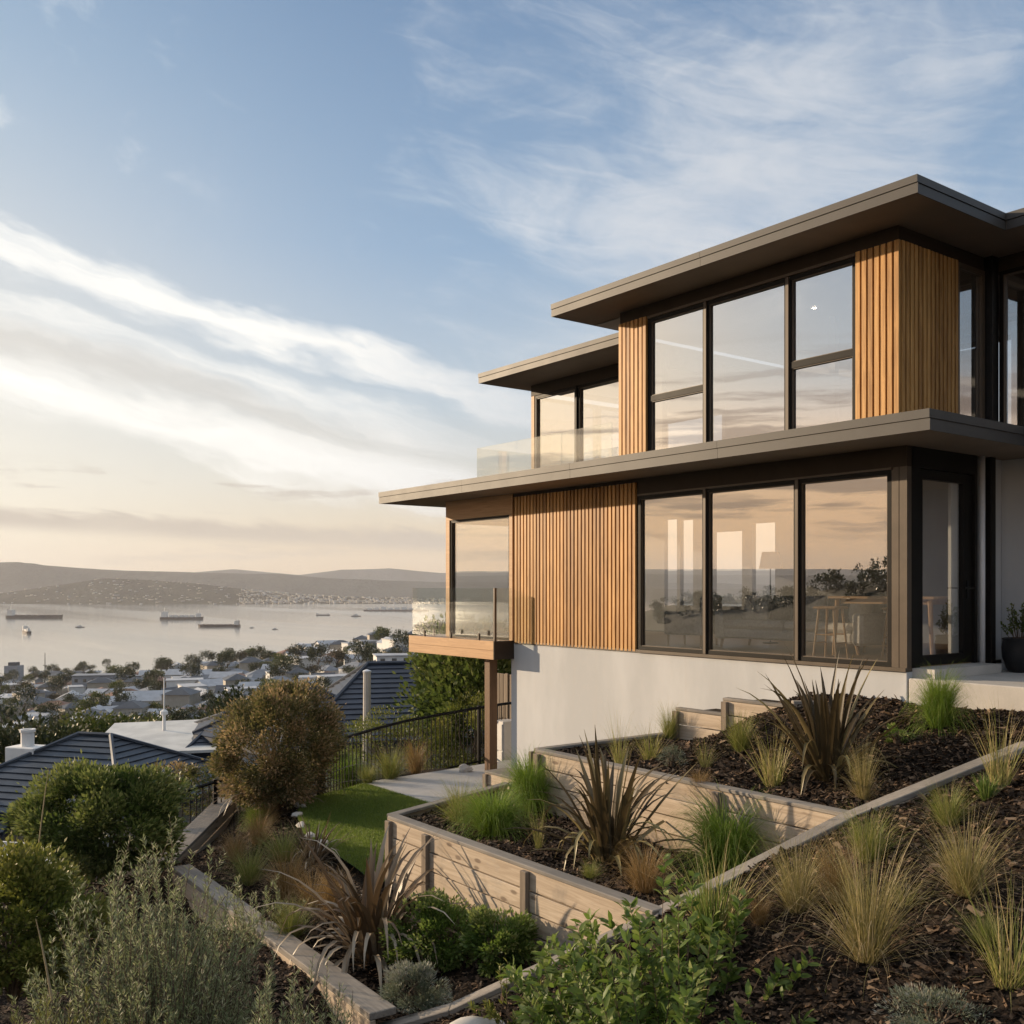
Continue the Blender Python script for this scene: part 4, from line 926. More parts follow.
G_LIST = [ # kind, u, v base, width, height, label
 ('green', 729, 872, 112, 72, 'large bright green mop-headed grass at the right end of the lower bed'),
 ('tan', 868, 962, 140, 128, 'tall tan feathery tussock in the centre of the foreground slope'),
 ('tan', 966, 896, 110, 84, 'wide tan tussock on the slope below the small vivid green strappy plant'),
 ('tan', 797, 912, 98, 80, 'tan and green tussock left of the tallest one, hard by the diagonal edging'),
 ('mix', 868, 862, 74, 56, 'olive tussock just below the corner where the upper bed meets the edging'),
 ('mix', 948, 826, 62, 46, 'low olive tussock behind the wide tan one on the right slope'),
 ('red', 645, 893, 78, 52, 'rusty low tussock in the lower bed right of the dark flax'),
 ('green', 938, 728, 58, 56, 'fresh green upright tussock in front of the entrance terrace'),
 ('tan', 864, 800, 50, 62, 'small straw-tipped tussock in the upper bed right of the tall flax'),
 ('mix', 741, 752, 44, 44, 'small olive tussock in front of the taller sleeper step'),
 ('mix', 669, 740, 34, 38, 'slim olive tussock by the white wall at the lower sleeper step'),
 ('sparse', 773, 786, 70, 66, 'sparse dry tuft at the left foot of the tall upper-bed flax'),
 ('sparse', 705, 768, 34, 34, 'thin reddish dry sprigs at the front of the upper bed'),
 ('mix', 461, 823, 66, 44, 'rounded green tussock at the left corner of the lower bed'),
 ('green', 494, 836, 84, 46, 'middle one of the three green tussocks in the lower bed corner'),
 ('green', 531, 812, 66, 58, 'tallest green tussock of the lower bed corner, against the upper bed end'),
 ('sparse', 539, 850, 24, 44, 'thin reed-like tuft between the tussocks and the flax of the lower bed'),
 ('sparse', 1000, 786, 70, 88, 'sparse dry flower stalks beyond the diagonal edging, highest on the slope'),
 ('stiff', 986, 800, 30, 30, 'small vivid green strappy plant on the right slope'),
 ('stiff', 712, 950, 52, 84, 'upright green strappy clump at the lower end of the diagonal edging'),
 ('sparse', 715, 935, 120, 100, 'sparse arching dry stalks where the edging meets the lower bed'),
 ('sparse', 1010, 985, 130, 110, 'loose arching green stalks beside the leafy dark green sprout'),
 ('red', 287, 900, 70, 52, 'rusty tussock on the left of the lawn, above the small orange one'),
 ('red', 312, 910, 58, 42, 'small orange-brown tussock in front of the brown flax'),
 ('red', 258, 845, 44, 34, 'small rusty tussock in the bed left of the lawn, nearest the russet shrub'),
 ('mix', 245, 806, 36, 30, 'small green tussock beside the upper end of the grey sleeper edging'),
 ('red', 268, 826, 38, 30, 'low orange tussock between the grey edging and the lawn'),
 ('mix', 283, 862, 60, 36, 'low olive tuft in the middle of the bed left of the lawn'),
 ('mix', 390, 779, 46, 34, 'olive tussock in the planting behind the patio corner'),
 ('red', 416, 773, 42, 36, 'orange-tinged tussock in the planting behind the patio'),
 ('green', 347, 787, 46, 32, 'dark green tussock in the planting left of the patio corner'),
 ('red', 457, 765, 40, 18, 'low rusty mound at the back edge of the patio'),
 ('mix', 368, 783, 34, 22, 'low green tuft at the left corner of the patio planting'),
 ('sparse', 620, 768, 40, 62, 'dry flower stalks in the upper bed beside its back corner'),
 ('sparse', 650, 760, 50, 40, 'faded seed heads in the upper bed along the white wall'),
 ('mix', 250, 884, 56, 40, 'olive tussock in the left bed, beside the bend of the grey edging'),
 ('red', 236, 862, 44, 34, 'rusty tussock hard against the near half of the grey sleeper edging'),
 ('red', 333, 912, 52, 44, 'brownish tussock just left of the big brown flax'),
 ('mix', 292, 938, 56, 42, 'faded olive tussock nearest the big grey-green bush'),
 ('green', 258, 830, 34, 26, 'small green tuft between two rusty ones in the left bed'),
 ('sparse', 905, 905, 60, 34, 'low dry weedy tuft between the tallest and the wide tan tussock'),
 ('mix', 985, 945, 54, 40, 'small olive tuft in the mulch below the wide tan tussock'),
 ('red', 760, 925, 40, 34, 'little rusty tuft just above the low broad-leaved sprouts'),
 ('mix', 590, 880, 30, 22, 'small olive tuft at the foot of the lower-bed flax, towards the front boards'),
 ('red', 700, 792, 34, 24, 'low rusty tuft along the front boards of the upper bed'),
 ('red', 836, 905, 70, 70, 'faded straw tuft half hidden behind the tallest foreground tussock'),
]
for i, (k, u, v, w, h, lab) in enumerate(G_LIST): put_plant(tus(k, i), 'grass_tussock', u, v, w, h, lab, 'grass', GR)
def flax(n, seed, mat, L=(.8, 1.35), wd=.055, ang=(.06, .34), droop=(.0, .45), limp=.18, name='flax'):
    rs = RS(seed)
    a = blades(int(n * (1 - limp)), .13, L, wd, ang, droop, rs, 7, M[mat], name, lambda r, n_, th: np.clip(r.beta(2, 3, n_), 0, 1), .22)
    b = blades(max(3, int(n * limp)), .15, (L[0] * .8, L[1] * .95), wd * .85, (.45, .3), (1.1, 2.4), rs, 8, M[mat], name + '_limp', lambda r, n_, th: np.clip(r.beta(3, 1.6, n_) + .1, 0, 1), .22)
    return a, b
FX = 'flax plants in the garden'
def put_flax(a, b, u, v, w, h, label, dmin=5., rz=0.):
    q_, D = place(u, v, dmin); (dx, dy, dz), zt = bbox(a)
    o = thing('flax_plant', label, 'flax', (q_.x, q_.y, q_.z - .03), rz, FX)
    sw = w * D / FPX / ((dx + dy) / 2); sh = h * D / FPX / zt; o.scale = (sw, sw, sh)
    link('sword_leaves', a, o); link('drooping_leaves', b, o); return o
fa = flax(62, 5, 'flax_bronze', wd=.070, ang=(.08, .52), droop=(.05, .75)); put_flax(*fa, 826, 778, 135, 122, 'tall upright bronze flax in the upper bed in front of the white wall')
fb = flax(70, 9, 'flax_bronze', wd=.070, ang=(.08, .58), droop=(.05, .9), limp=.25); put_flax(*fb, 607, 862, 150, 120, 'dark bronze spiky flax in the middle of the lower bed')
fc = flax(95, 17, 'flax_brown', ang=(.1, .42), droop=(.2, 1.1), limp=.5); put_flax(*fc, 372, 958, 165, 118, 'large brown flax with many drooping leaves at the left corner of the lower bed')
fd = flax(85, 23, 'flax_brown', wd=.04, ang=(.2, .5), droop=(.1, .8), limp=.3); put_flax(*fd, 282, 806, 118, 66, 'red-brown flax at the foot of the round russet shrub')
fe = flax(60, 29, 'flax_brown', wd=.045, ang=(.1, .4), droop=(.1, .7), limp=.3); put_flax(*fe, 312, 866, 66, 50, 'small brown flax at the left rim of the lawn')
# ---- shrubs
def lumpy(rs, n, rad, K, cr, shell=.55, zmin=-.95):
    """points in clumps over a lumpy ellipsoid: returns points and outward directions"""
    c = unit(rs.normal(0, 1, (K, 3))); c[:, 2] = np.where(c[:, 2] < zmin, -c[:, 2], c[:, 2]); c *= rs.uniform(shell, 1.04, (K, 1))
    wts = rs.uniform(.5, 1.5, K); k = rs.choice(K, n, p=wts / wts.sum())
    d = unit(rs.normal(0, 1, (n, 3))); rr = rs.rand(n, 1) ** .45 * cr * rs.uniform(.75, 1.3, K)[k][:, None]
    p = c[k] + d * rr * np.where(rs.rand(n, 1) < .07, rs.uniform(1., 1.6, (n, 1)), 1.)
    dirn = unit(d * .8 + unit(c[k]) * .7 + np.array([0, 0, .45]) + rs.normal(0, .35, (n, 3)))
    return p * np.array(rad), dirn, k
def shrub_mesh(seed, rad, n, L, wr, mat, K=60, cr=.30, zc=.5, flat=.8, shape='diamond', shell=.55):
    rs = RS(seed); p, d, k = lumpy(rs, n, rad, K, cr, shell); p[:, 2] += rad[2] * zc * 2 * .5 + rad[2] * .45
    keep = p[:, 2] > .02; p, d, k = p[keep], d[keep], k[keep]
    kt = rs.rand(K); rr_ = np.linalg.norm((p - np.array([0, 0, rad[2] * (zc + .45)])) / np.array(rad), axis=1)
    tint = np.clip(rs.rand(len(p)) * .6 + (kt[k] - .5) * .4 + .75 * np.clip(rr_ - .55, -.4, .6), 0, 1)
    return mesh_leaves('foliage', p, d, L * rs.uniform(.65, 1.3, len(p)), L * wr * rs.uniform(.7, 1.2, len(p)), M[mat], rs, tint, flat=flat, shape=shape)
def stems_mesh(seed, h, sp, n, r, mat='twig'):
    rs = random.Random(seed); mb = MB()
    for i in range(n):
        a = rs.uniform(0, 6.28); e = rs.uniform(.2, 1) * sp; x, y = math.cos(a) * e, math.sin(a) * e; k = rs.uniform(.7, 1.)
        mb.tube([(x * .06, y * .06, -.05), (x * .3, y * .3, h * .4 * k), (x * .7 + rs.uniform(-.1, .1), y * .7, h * .75 * k), (x, y, h * k)], [r, r * .7, r * .45, r * .15], 5)
    return mb.mesh('stems', M[mat])
def shrub(label, u, v, wpx, hpx, seed, n, Lm, wr, mat, K=60, cr=.3, D=None, z=None, name='shrub', dmin=5., cat='shrub', group=None, **k):
    """Lm: leaf length in metres"""
    if D is None: q_, D = place(u, v, dmin)
    else:
        q_ = P(u, v, D)
        if z is not None: q_.z = z
    w = wpx * D / FPX / 2; h = hpx * D / FPX / 2
    o = thing(name, label, cat, (q_.x, q_.y, q_.z), 0, group)
    link('foliage', shrub_mesh(seed, (w, w, h), n, Lm, wr, mat, K, cr, **k), o); link('stems', stems_mesh(seed, h * 1.6, w * .8, 14, .012 + .01 * w), o)
    return o
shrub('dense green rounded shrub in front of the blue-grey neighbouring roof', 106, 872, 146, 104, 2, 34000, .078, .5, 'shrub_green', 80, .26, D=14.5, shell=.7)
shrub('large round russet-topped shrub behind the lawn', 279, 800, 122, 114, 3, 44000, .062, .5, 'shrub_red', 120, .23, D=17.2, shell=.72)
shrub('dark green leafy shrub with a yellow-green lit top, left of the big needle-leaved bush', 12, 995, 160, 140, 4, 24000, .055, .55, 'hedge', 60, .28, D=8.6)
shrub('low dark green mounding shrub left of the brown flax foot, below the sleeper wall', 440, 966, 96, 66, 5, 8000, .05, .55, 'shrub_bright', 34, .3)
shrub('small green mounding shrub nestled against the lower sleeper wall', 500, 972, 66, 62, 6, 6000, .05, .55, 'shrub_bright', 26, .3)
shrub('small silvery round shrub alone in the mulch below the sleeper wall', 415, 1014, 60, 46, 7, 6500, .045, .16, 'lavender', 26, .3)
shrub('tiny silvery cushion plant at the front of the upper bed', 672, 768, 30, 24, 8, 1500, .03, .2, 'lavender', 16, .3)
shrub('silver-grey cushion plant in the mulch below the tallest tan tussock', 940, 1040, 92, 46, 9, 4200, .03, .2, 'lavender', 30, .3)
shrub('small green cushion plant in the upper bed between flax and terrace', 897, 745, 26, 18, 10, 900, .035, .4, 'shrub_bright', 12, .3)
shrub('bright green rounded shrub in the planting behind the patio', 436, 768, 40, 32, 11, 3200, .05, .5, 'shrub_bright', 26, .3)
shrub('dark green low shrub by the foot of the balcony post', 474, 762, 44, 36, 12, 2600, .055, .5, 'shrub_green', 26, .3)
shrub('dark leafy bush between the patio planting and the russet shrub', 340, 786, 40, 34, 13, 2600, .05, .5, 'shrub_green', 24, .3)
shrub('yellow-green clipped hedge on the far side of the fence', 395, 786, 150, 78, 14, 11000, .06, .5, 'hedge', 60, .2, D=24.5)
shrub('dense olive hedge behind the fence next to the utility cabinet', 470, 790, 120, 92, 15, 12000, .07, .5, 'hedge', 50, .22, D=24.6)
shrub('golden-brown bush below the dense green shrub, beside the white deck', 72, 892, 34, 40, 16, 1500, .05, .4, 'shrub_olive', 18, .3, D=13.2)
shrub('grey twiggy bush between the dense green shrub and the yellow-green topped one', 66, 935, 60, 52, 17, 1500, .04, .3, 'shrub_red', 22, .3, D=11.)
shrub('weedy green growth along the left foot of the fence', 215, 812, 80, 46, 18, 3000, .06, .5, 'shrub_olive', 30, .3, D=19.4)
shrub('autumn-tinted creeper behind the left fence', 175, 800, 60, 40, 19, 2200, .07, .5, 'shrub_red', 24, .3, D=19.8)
# ---- sprig shrubs of the foreground
def sprigs(seed, n, h, spread, nl, L, wr, mat, shape, ang, lean=(0, 0), stem_r=.006, droop=.25, bend=.06, name='foliage', flat=.7, top=1.):
    rs = RS(seed); mb = MB(); PP = []; DD = []; TT = []
    for i in range(n):
        a = rs.uniform(0, 6.28); e = math.sqrt(rs.rand()) * spread; hh = h * rs.uniform(.55, 1.05) * (1 - .45 * (e / spread) ** 2)
        tip = np.array([math.cos(a) * e + lean[0] * hh, math.sin(a) * e + lean[1] * hh, hh]); base = np.array([math.cos(a) * e * .35, math.sin(a) * e * .35, 0.])
        mid = (base + tip) / 2 + np.array([rs.normal(0, bend), rs.normal(0, bend), hh * .10])
        ts = np.linspace(0, 1, 7)
        pts = [(1 - s_) ** 2 * base + 2 * s_ * (1 - s_) * mid + s_ ** 2 * tip for s_ in ts]
        mb.tube(pts, [stem_r * (1 - .75 * s_) for s_ in ts], 4, caps=False)
        m_ = int(nl * rs.uniform(.7, 1.2)); s_ = rs.uniform(.22, 1., m_) ** .75
        p = (1 - s_)[:, None] ** 2 * base + (2 * s_ * (1 - s_))[:, None] * mid + s_[:, None] ** 2 * tip
        tg = unit((2 * (1 - s_))[:, None] * (mid - base) + (2 * s_)[:, None] * (tip - mid))
        rd = unit(np.cross(tg, unit(rs.normal(0, 1, (m_, 3)))))
        PP.append(p); DD.append(unit(tg * math.cos(ang) + rd * math.sin(ang) + np.array([0, 0, .1]))); TT.append(np.clip(rs.rand(m_) * .7 + s_ * .3, 0, 1) * np.where(rs.rand(m_) < .06, 1.4, .85))
    PP = np.concatenate(PP); DD = np.concatenate(DD); TT = np.clip(np.concatenate(TT), 0, 1)
    return mesh_leaves(name, PP, DD, L * rs.uniform(.6, 1.25, len(PP)), L * wr * rs.uniform(.8, 1.2, len(PP)), M[mat], rs, TT, flat=flat, shape=shape), mb.mesh('stems', M['twig'])
def sprig_shrub(label, x, y, z, args, name='shrub', cat='shrub'):
    o = thing(name, label, cat, (x, y, z)); a, b = sprigs(**args); link('foliage', a, o); link('stems', b, o); return o
def at_depth(u, D): return W((u - 512) / FPX * D, D)
x, y = at_depth(668, 7.3); sprig_shrub('broad-leaved green shrub in front of the lowest timber edging', x, y, -2.95, dict(seed=31, n=115, h=1.92, spread=1.2, nl=50, L=.105, wr=.42, mat='shrub_bright', shape='leaf', ang=.95))
x, y = at_depth(560, 7.9); sprig_shrub('loose leafy shrub spilling over the lowest edging, left of the broad-leaved one', x, y, -2.95, dict(seed=33, n=20, h=.85, spread=.42, nl=34, L=.075, wr=.42, mat='shrub_bright', shape='leaf', ang=.9))
x, y = at_depth(765, 6.6); sprig_shrub('low broad-leaved sprouts in the mulch, right of the big green shrub', x, y, -2.75, dict(seed=35, n=34, h=.85, spread=.6, nl=26, L=.10, wr=.40, mat='shrub_bright', shape='leaf', ang=.9))
x, y = at_depth(1015, 7.4); sprig_shrub('leafy dark green sprout on the slope, right of the tallest tan tussock', x, y, -1.85, dict(seed=37, n=14, h=.55, spread=.45, nl=16, L=.12, wr=.30, mat='shrub_green', shape='leaf', ang=.9))
x, y = at_depth(512, 8.6); sprig_shrub('pale-leaved young shrub in front of the lower sleeper wall', x, y, -2.85, dict(seed=39, n=22, h=.62, spread=.40, nl=30, L=.06, wr=.36, mat='hedge', shape='leaf', ang=.8))
x, y = at_depth(150, 7.6); sprig_shrub('big grey-green needle-leaved bush in front of the grey sleeper edging', x, y, -3.35, dict(seed=41, n=330, h=2.6, spread=.95, nl=130, L=.050, wr=.15, bend=.22, mat='shrub_grey', shape='diamond', ang=.85, stem_r=.007))
x, y = at_depth(300, 6.6); sprig_shrub('green feathery bush just right of the big grey-green one', x, y, -3.3, dict(seed=43, n=210, h=1.85, spread=.62, nl=110, L=.048, wr=.14, mat='shrub_grey', shape='diamond', ang=.8, bend=.15))
x, y = at_depth(45, 6.2); sprig_shrub('low feathery green bush below the yellow-green topped shrub', x, y, -3.3, dict(seed=45, n=230, h=1.75, spread=1.0, nl=95, L=.05, wr=.14, mat='shrub_olive', shape='diamond', ang=.6))
x, y = at_depth(170, 9.8); sprig_shrub('tall grey-green shoots by the bend of the grey sleeper edging', x, y, -3.5, dict(seed=47, n=70, h=1.6, spread=.7, nl=70, L=.06, wr=.14, mat='shrub_grey', shape='diamond', ang=.8, bend=.15))
x, y = at_depth(255, 11.5); sprig_shrub('wispy grey-green shrub inside the grey sleeper edging', x, y, -3.25, dict(seed=49, n=60, h=1.0, spread=.6, nl=60, L=.06, wr=.14, mat='shrub_grey', shape='diamond', ang=.8, bend=.15))
# reed stalks of the bottom left
def reed(label, u, v, h, dx, D, r=.008):
    q_ = P(u, v, D); x2, y2 = W(0, 0); ux, uy = math.cos(HEAD) * dx, -math.sin(HEAD) * dx
    mb = MB().tube([(0, 0, 0), (ux * .35, uy * .35, h * .4), (ux * .7, uy * .7, h * .75), (ux, uy, h)], [r, r * .8, r * .6, r * .25], 6)
    o = mb.build('dry_stalk', M['grass_stalk'] if 'grass_stalk' in M else M['twig'], None, q_); return tag(o, label, 'stalk')
M['grass_stalk'] = plain('straw_stalk', (.30, .235, .13), .8, 0, .2, 9)
reed('long pale leaning stalk rising in front of the dense green shrub', 36, 870, .95, .12, 9.4); reed('short brown stalk below the yellow-green topped shrub', 52, 1000, .5, -.10, 6.2)
# plant pot by the entrance
pot = thing('potted_plant', 'dark round pot with a spindly shrub on the entrance terrace', 'pot plant', (2.04, -.40, -.13))
part('pot', M['pot'], MB().lathe([(.13, 0), (.17, .05), (.215, .2), (.225, .33), (.21, .43), (.225, .45), (.205, .46), (.19, .42), (.05, .40)], n=28), pot, smooth=True)
a_, b_ = sprigs(61, 26, .62, .22, 26, .045, .5, 'shrub_green', 'diamond', .9, stem_r=.005); f_ = link('foliage', a_, pot, (0, 0, .40)); link('stems', b_, pot, (0, 0, .40))

# ================================================================== lawn and bark: beyond counting
rs = RS(77)
def scatter(poly, n):
    p = np.array(poly); lo, hi = p.min(0), p.max(0); o = []
    while sum(map(len, o)) < n:
        c = rs.uniform(lo, hi, (n * 2, 2)); o.append(c[in_poly(c[:, 0], c[:, 1], poly)])
    return np.concatenate(o)[:n]
n = 90000; g = scatter(LAWN, n); th = rs.uniform(0, 6.28, n); h = rs.uniform(.022, .05, n); ln = rs.normal(0, .018, (n, 2)); w = .0045
sd_ = np.stack([np.cos(th), np.sin(th)], -1) * w; b = np.column_stack([g, np.full(n, -2.664)])
V = np.stack([np.column_stack([g - sd_, b[:, 2]]), np.column_stack([g + sd_, b[:, 2]]), np.column_stack([g + ln, b[:, 2] + h])], 1).reshape(-1, 3)
patch = .25 * (np.sin(g[:, 0] * 2.3 + g[:, 1]) + np.sin(g[:, 1] * 3.1 - g[:, 0] * 1.7)) * .5
tag(link('lawn_grass', npmesh('lawn_grass', V, np.arange(n * 3).reshape(n, 3), M['lawn_blade'], np.repeat(np.clip(rs.beta(2, 3, n) + patch, 0, 1), 3))), 'short mown green lawn beside the patio', 'lawn', kind='stuff')
def chips(n, pts, zf):
    x, y = pts[:, 0], pts[:, 1]; z = zf(x, y)
    keep = np.isfinite(z); x, y, z = x[keep], y[keep], z[keep]; n = len(x)
    yaw = rs.uniform(0, 6.28, n); L = rs.gamma(3., .0065, n) + .006; wd = L * rs.uniform(.2, .55, n); pt = rs.normal(0, .35, n); rl = rs.normal(0, .5, n)
    d = np.stack([np.cos(yaw) * np.cos(pt), np.sin(yaw) * np.cos(pt), np.sin(pt)], -1); s = np.stack([-np.sin(yaw) * np.cos(rl), np.cos(yaw) * np.cos(rl), np.sin(rl)], -1)
    c = np.stack([x, y, z + .008 + rs.rand(n) * .012], -1); L = L[:, None]; wd = wd[:, None]; u_ = np.array([0, 0, 1.]) * wd * .18
    V = np.stack([c - d * L - s * wd, c + d * L * .9 - s * wd * .6, c + d * L + s * wd * .7, c - d * L * .8 + s * wd], 1).reshape(-1, 3)
    return V, np.arange(n * 4).reshape(n, 4), np.repeat(rs.rand(n), 4)
def col_of(n, u0, u1, v0, v1, zf, ok):
    return None
S = []
m_ = 95000; x = rs.uniform(-9.5, 1, m_); d = rs.uniform(0, 1, m_) ** 1.3 * 6; y = edge_y(x) - .05 - d; S.append(chips(m_, np.column_stack([x, y]), slope_z))
S.append(chips(28000, scatter(BED2, 28000), bed2_z)); S.append(chips(28000, scatter(BED1, 28000), bed1_z))
LOW = [(-5.32, 3.6), (-5.32, -.7), (-6.6, .5), (-8.6, 1.5), (-8.5, 4.5), (-6.9, 8.3), (-4.7, 9.7), (-4.1, 9.0), (-5.1, 6.8), (-5.35, 4.2)]
S.append(chips(34000, scatter(LOW, 34000), base_z))
LEFT = [W((u - 512) / FPX * D, D) for u, D in ((-60, 5.5), (300, 5.5), (380, 9.6), (180, 15.), (-40, 15.))]; S.append(chips(24000, scatter(LEFT, 24000), base_z))
off = 0; VV = []; FF = []; TT = []
for v_, f_, t_ in S: VV.append(v_); FF.append(f_ + off); TT.append(t_); off += len(v_)
tag(link('bark_chips', npmesh('bark_chips', np.concatenate(VV), np.concatenate(FF), M['chips'], np.concatenate(TT))), 'dark brown bark chips strewn over the garden beds', 'mulch', kind='stuff')

# ================================================================== neighbouring houses below the garden
def hip_roof(mb, w, d, h, ridge, n, over=.4, lip=.035, mi=0):
    """hipped roof of stepped tile courses; w along the ridge, d across; ridge = ridge length"""
    W2, D2 = w / 2 + over, d / 2 + over
    E = [Vector((-W2, -D2, 0)), Vector((W2, -D2, 0)), Vector((W2, D2, 0)), Vector((-W2, D2, 0))]; A_, B_ = Vector((-ridge / 2, 0, h)), Vector((ridge / 2, 0, h))
    for a, b, c, dd in ((E[0], E[1], B_, A_), (E[1], E[2], B_, B_), (E[2], E[3], A_, B_), (E[3], E[0], A_, A_)):
        nr = (b - a).cross(dd - a).normalized()
        for i in range(n):
            k0, k1 = i / n, (i + 1) / n
            p0, p1 = a.lerp(dd, k0) + nr * lip, b.lerp(c, k0) + nr * lip; q0_, q1_ = a.lerp(dd, k1) + nr * .004, b.lerp(c, k1) + nr * .004
            mb.quad(p0, p1, q1_, q0_, mi=mi); mb.quad(p0 - nr * lip, p1 - nr * lip, p1, p0, mi=mi)
    for e, r_ in ((E[0], A_), (E[1], B_), (E[2], B_), (E[3], A_)): mb.tube([e + Vector((0, 0, .03)), r_ + Vector((0, 0, .05))], .06, 6, mi)
    mb.tube([A_ + Vector((0, 0, .05)), B_ + Vector((0, 0, .05))], .06, 6, mi); mb.box(-W2, W2, -D2, D2, -.16, -.002, mi)
    return mb
VR = -HEAD      # rotation that faces the viewpoint squarely
def cam_thing(name, label, cat, u, v, D, rz=0., group=None):
    return thing(name, label, cat, P(u, v, D), VR + rz, group)
# tiled bungalow at the left with white chimney
nb = cam_thing('neighbour_house', 'blue-grey tiled bungalow with white chimney below the dense green rounded shrub', 'house', 95, 790, 27., R(-16))
rm = part('roof', M['tin_roof'], hip_roof(MB(), 5.4, 5.2, 1.45, 1.0, 13), nb); 
rw = part('roof', M['tin_roof'], hip_roof(MB(), 4.2, 6.0, 1.0, .2, 12), nb); rw.location = (-3.4, -2.6, -.25); rw.rotation_euler = (0, 0, R(35))
part('wall', M['white_paint'], MB().box(-2.5, 2.5, -2.4, 2.4, -3.6, -.162).box(-5.0, -1.8, -4.6, -.4, -3.6, -.44), nb)
ch = part('chimney', M['white_paint'], MB().cbox(-.45, .45, -.32, .32, -.8, 1.05, .02), nb); ch.location = (-1.65, -.6, .15)
part('chimney_pot', M['white_paint'], MB().lathe([(.17, 1.05), (.17, 1.42), (.20, 1.43), (.20, 1.5), (.13, 1.5), (.13, 1.3)], n=14), ch)
for i, xx in enumerate((-4.6, -3.7, -2.8)):
    w_ = part('window', M['frame'], MB().box(-.42, .42, -.05, .05, -.75, .75), nb); w_.location = (xx, -4.66, -1.4); part('pane', M['glass_dark'], MB().box(-.35, .35, -.062, -.052, -.68, .68), w_)
# its deck
dk = cam_thing('white_deck', 'white-railed low deck under the dense green shrub', 'deck', 12, 866, 20., R(-14))
part('platform', M['white_paint'], MB().box(-2.5, 1.4, -.8, .8, -.10, .0), dk); part('rail', M['white_paint'], MB().box(-2.5, 1.4, -.85, -.79, .55, .72), dk)
for i in range(4): part('post', M['timber_post'], MB().box(-2.4 + i * 1.2, -2.3 + i * 1.2, -.80, -.72, -1.2, .55), dk)
# flat-roofed house in the middle
fh = cam_thing('neighbour_house', 'blue-grey neighbouring house with a pale flat roof and slim roof vent', 'house', 168, 742, 31., R(20))
part('flat_roof', M['flat_roof'], MB().hexa([(-2.3, -2.2, .0), (1.3, -2.2, -.05), (1.6, 2.6, .25), (-1.6, 2.6, .25), (-2.3, -2.2, .08), (1.3, -2.2, .03), (1.6, 2.6, .33), (-1.6, 2.6, .33)]), fh)
part('fascia', M['white_paint'], MB().hexa([(-2.0, -1.9, -.55), (.5, -1.9, -.55), (.5, 1.6, -.3), (-1.5, 1.6, -.3), (-2.25, -2.15, -.01), (.6, -2.15, -.06), (.9, 2.3, .2), (-1.6, 2.3, .2)]), fh)
part('wall', M['grey_wall'], MB().box(-.6, 3.6, -1.85, 2.4, -3.6, -.12), fh); part('wall', M['grey_wall'], MB().box(-1.9, -.61, -1.5, 2.2, -3.6, -.56), fh)
r2 = part('roof', M['tin_roof2'], hip_roof(MB(), 3.6, 4.4, .75, 1.6, 9, .3), fh); r2.location = (2.5, .6, -.05)
part('roof_vent', M['white_paint'], MB().tube([(-.1, .9, .2), (-.1, .9, .75)], .05, 8).lathe([(.12, .75), (.12, .85), (.04, .9)], (-.1, .9, 0), 10).tube([(-.1, .9, .9), (-.1, .9, 1.9)], .02, 6), fh)
part('porch_roof', M['flat_roof'], MB().box(.9, 2.6, -3.2, -1.86, -1.15, -1.03), fh); 
for xx in (2.1, 2.45): part('porch_post', M['white_paint'], MB().box(xx, xx + .14, -3.15, -3.0, -3.6, -1.16), fh)
# long navy roof
nr_ = cam_thing('neighbour_house', 'house with a broad navy tiled roof seen over the fence', 'house', 396, 725, 32., R(14))
nr_.scale = (1.12, 1.12, 1.1)
part('roof', M['tin_roof2'], hip_roof(MB(), 5.0, 5.2, 1.75, 1.6, 15), nr_); rx = part('roof', M['tin_roof2'], hip_roof(MB(), 3.4, 3.6, 1.35, .3, 12), nr_); rx.location = (-2.6, -.6, -.1); rx.rotation_euler = (0, 0, R(30))
part('wall', M['white_paint'], MB().box(-2.6, 2.4, -2.5, 2.5, -3.6, -.162).box(-4.2, -1.6, -1.8, 1., -3.6, -.27), nr_)
pl = cam_thing('utility_pole', 'pale slender utility pole standing against the navy tiled roof', 'pole', 367, 735, 27.)
part('pole', M['terrace'], MB().tube([(0, 0, -2.), (0, 0, 1.68)], [.12, .10], 10), pl); part('cap', M['white_pvc'], MB().lathe([(.11, 1.68), (.12, 1.72), (.03, 1.76)], n=10), pl)

# ================================================================== trees
def tree_mesh(seed, n, leaf, mat, K=26, cr=.42, rz=1., low=-.3, shell=.6):
    rs_ = RS(seed); p, d, k = lumpy(rs_, n, (1, 1, rz), K, cr, shell, low); p[:, 2] += rz * 1.05 + .35
    kt = rs_.rand(K); tint = np.clip(rs_.rand(len(p)) * .6 + (kt[k] - .5) * .6 + .2, 0, 1)
    return mesh_leaves('crown', p, d, leaf * rs_.uniform(.6, 1.4, len(p)), leaf * .6 * rs_.uniform(.7, 1.3, len(p)), M[mat], rs_, tint, flat=.9)
def trunk_mesh(seed, h=1.5, r=.07):
    rr = random.Random(seed); mb = MB().tube([(0, 0, -.3), (.02, .01, h * .4), (.0, .03, h * .8)], [r, r * .8, r * .5], 7)
    for i in range(5):
        a = i * 1.26 + rr.uniform(-.3, .3); mb.tube([(.01, .01, h * (.35 + .08 * i)), (math.cos(a) * .3, math.sin(a) * .3, h * (.65 + .07 * i)), (math.cos(a) * .62, math.sin(a) * .62, h * (.85 + .1 * i))], [r * .55, r * .35, r * .1], 5)
    return mb.mesh('trunk', M['bark'])
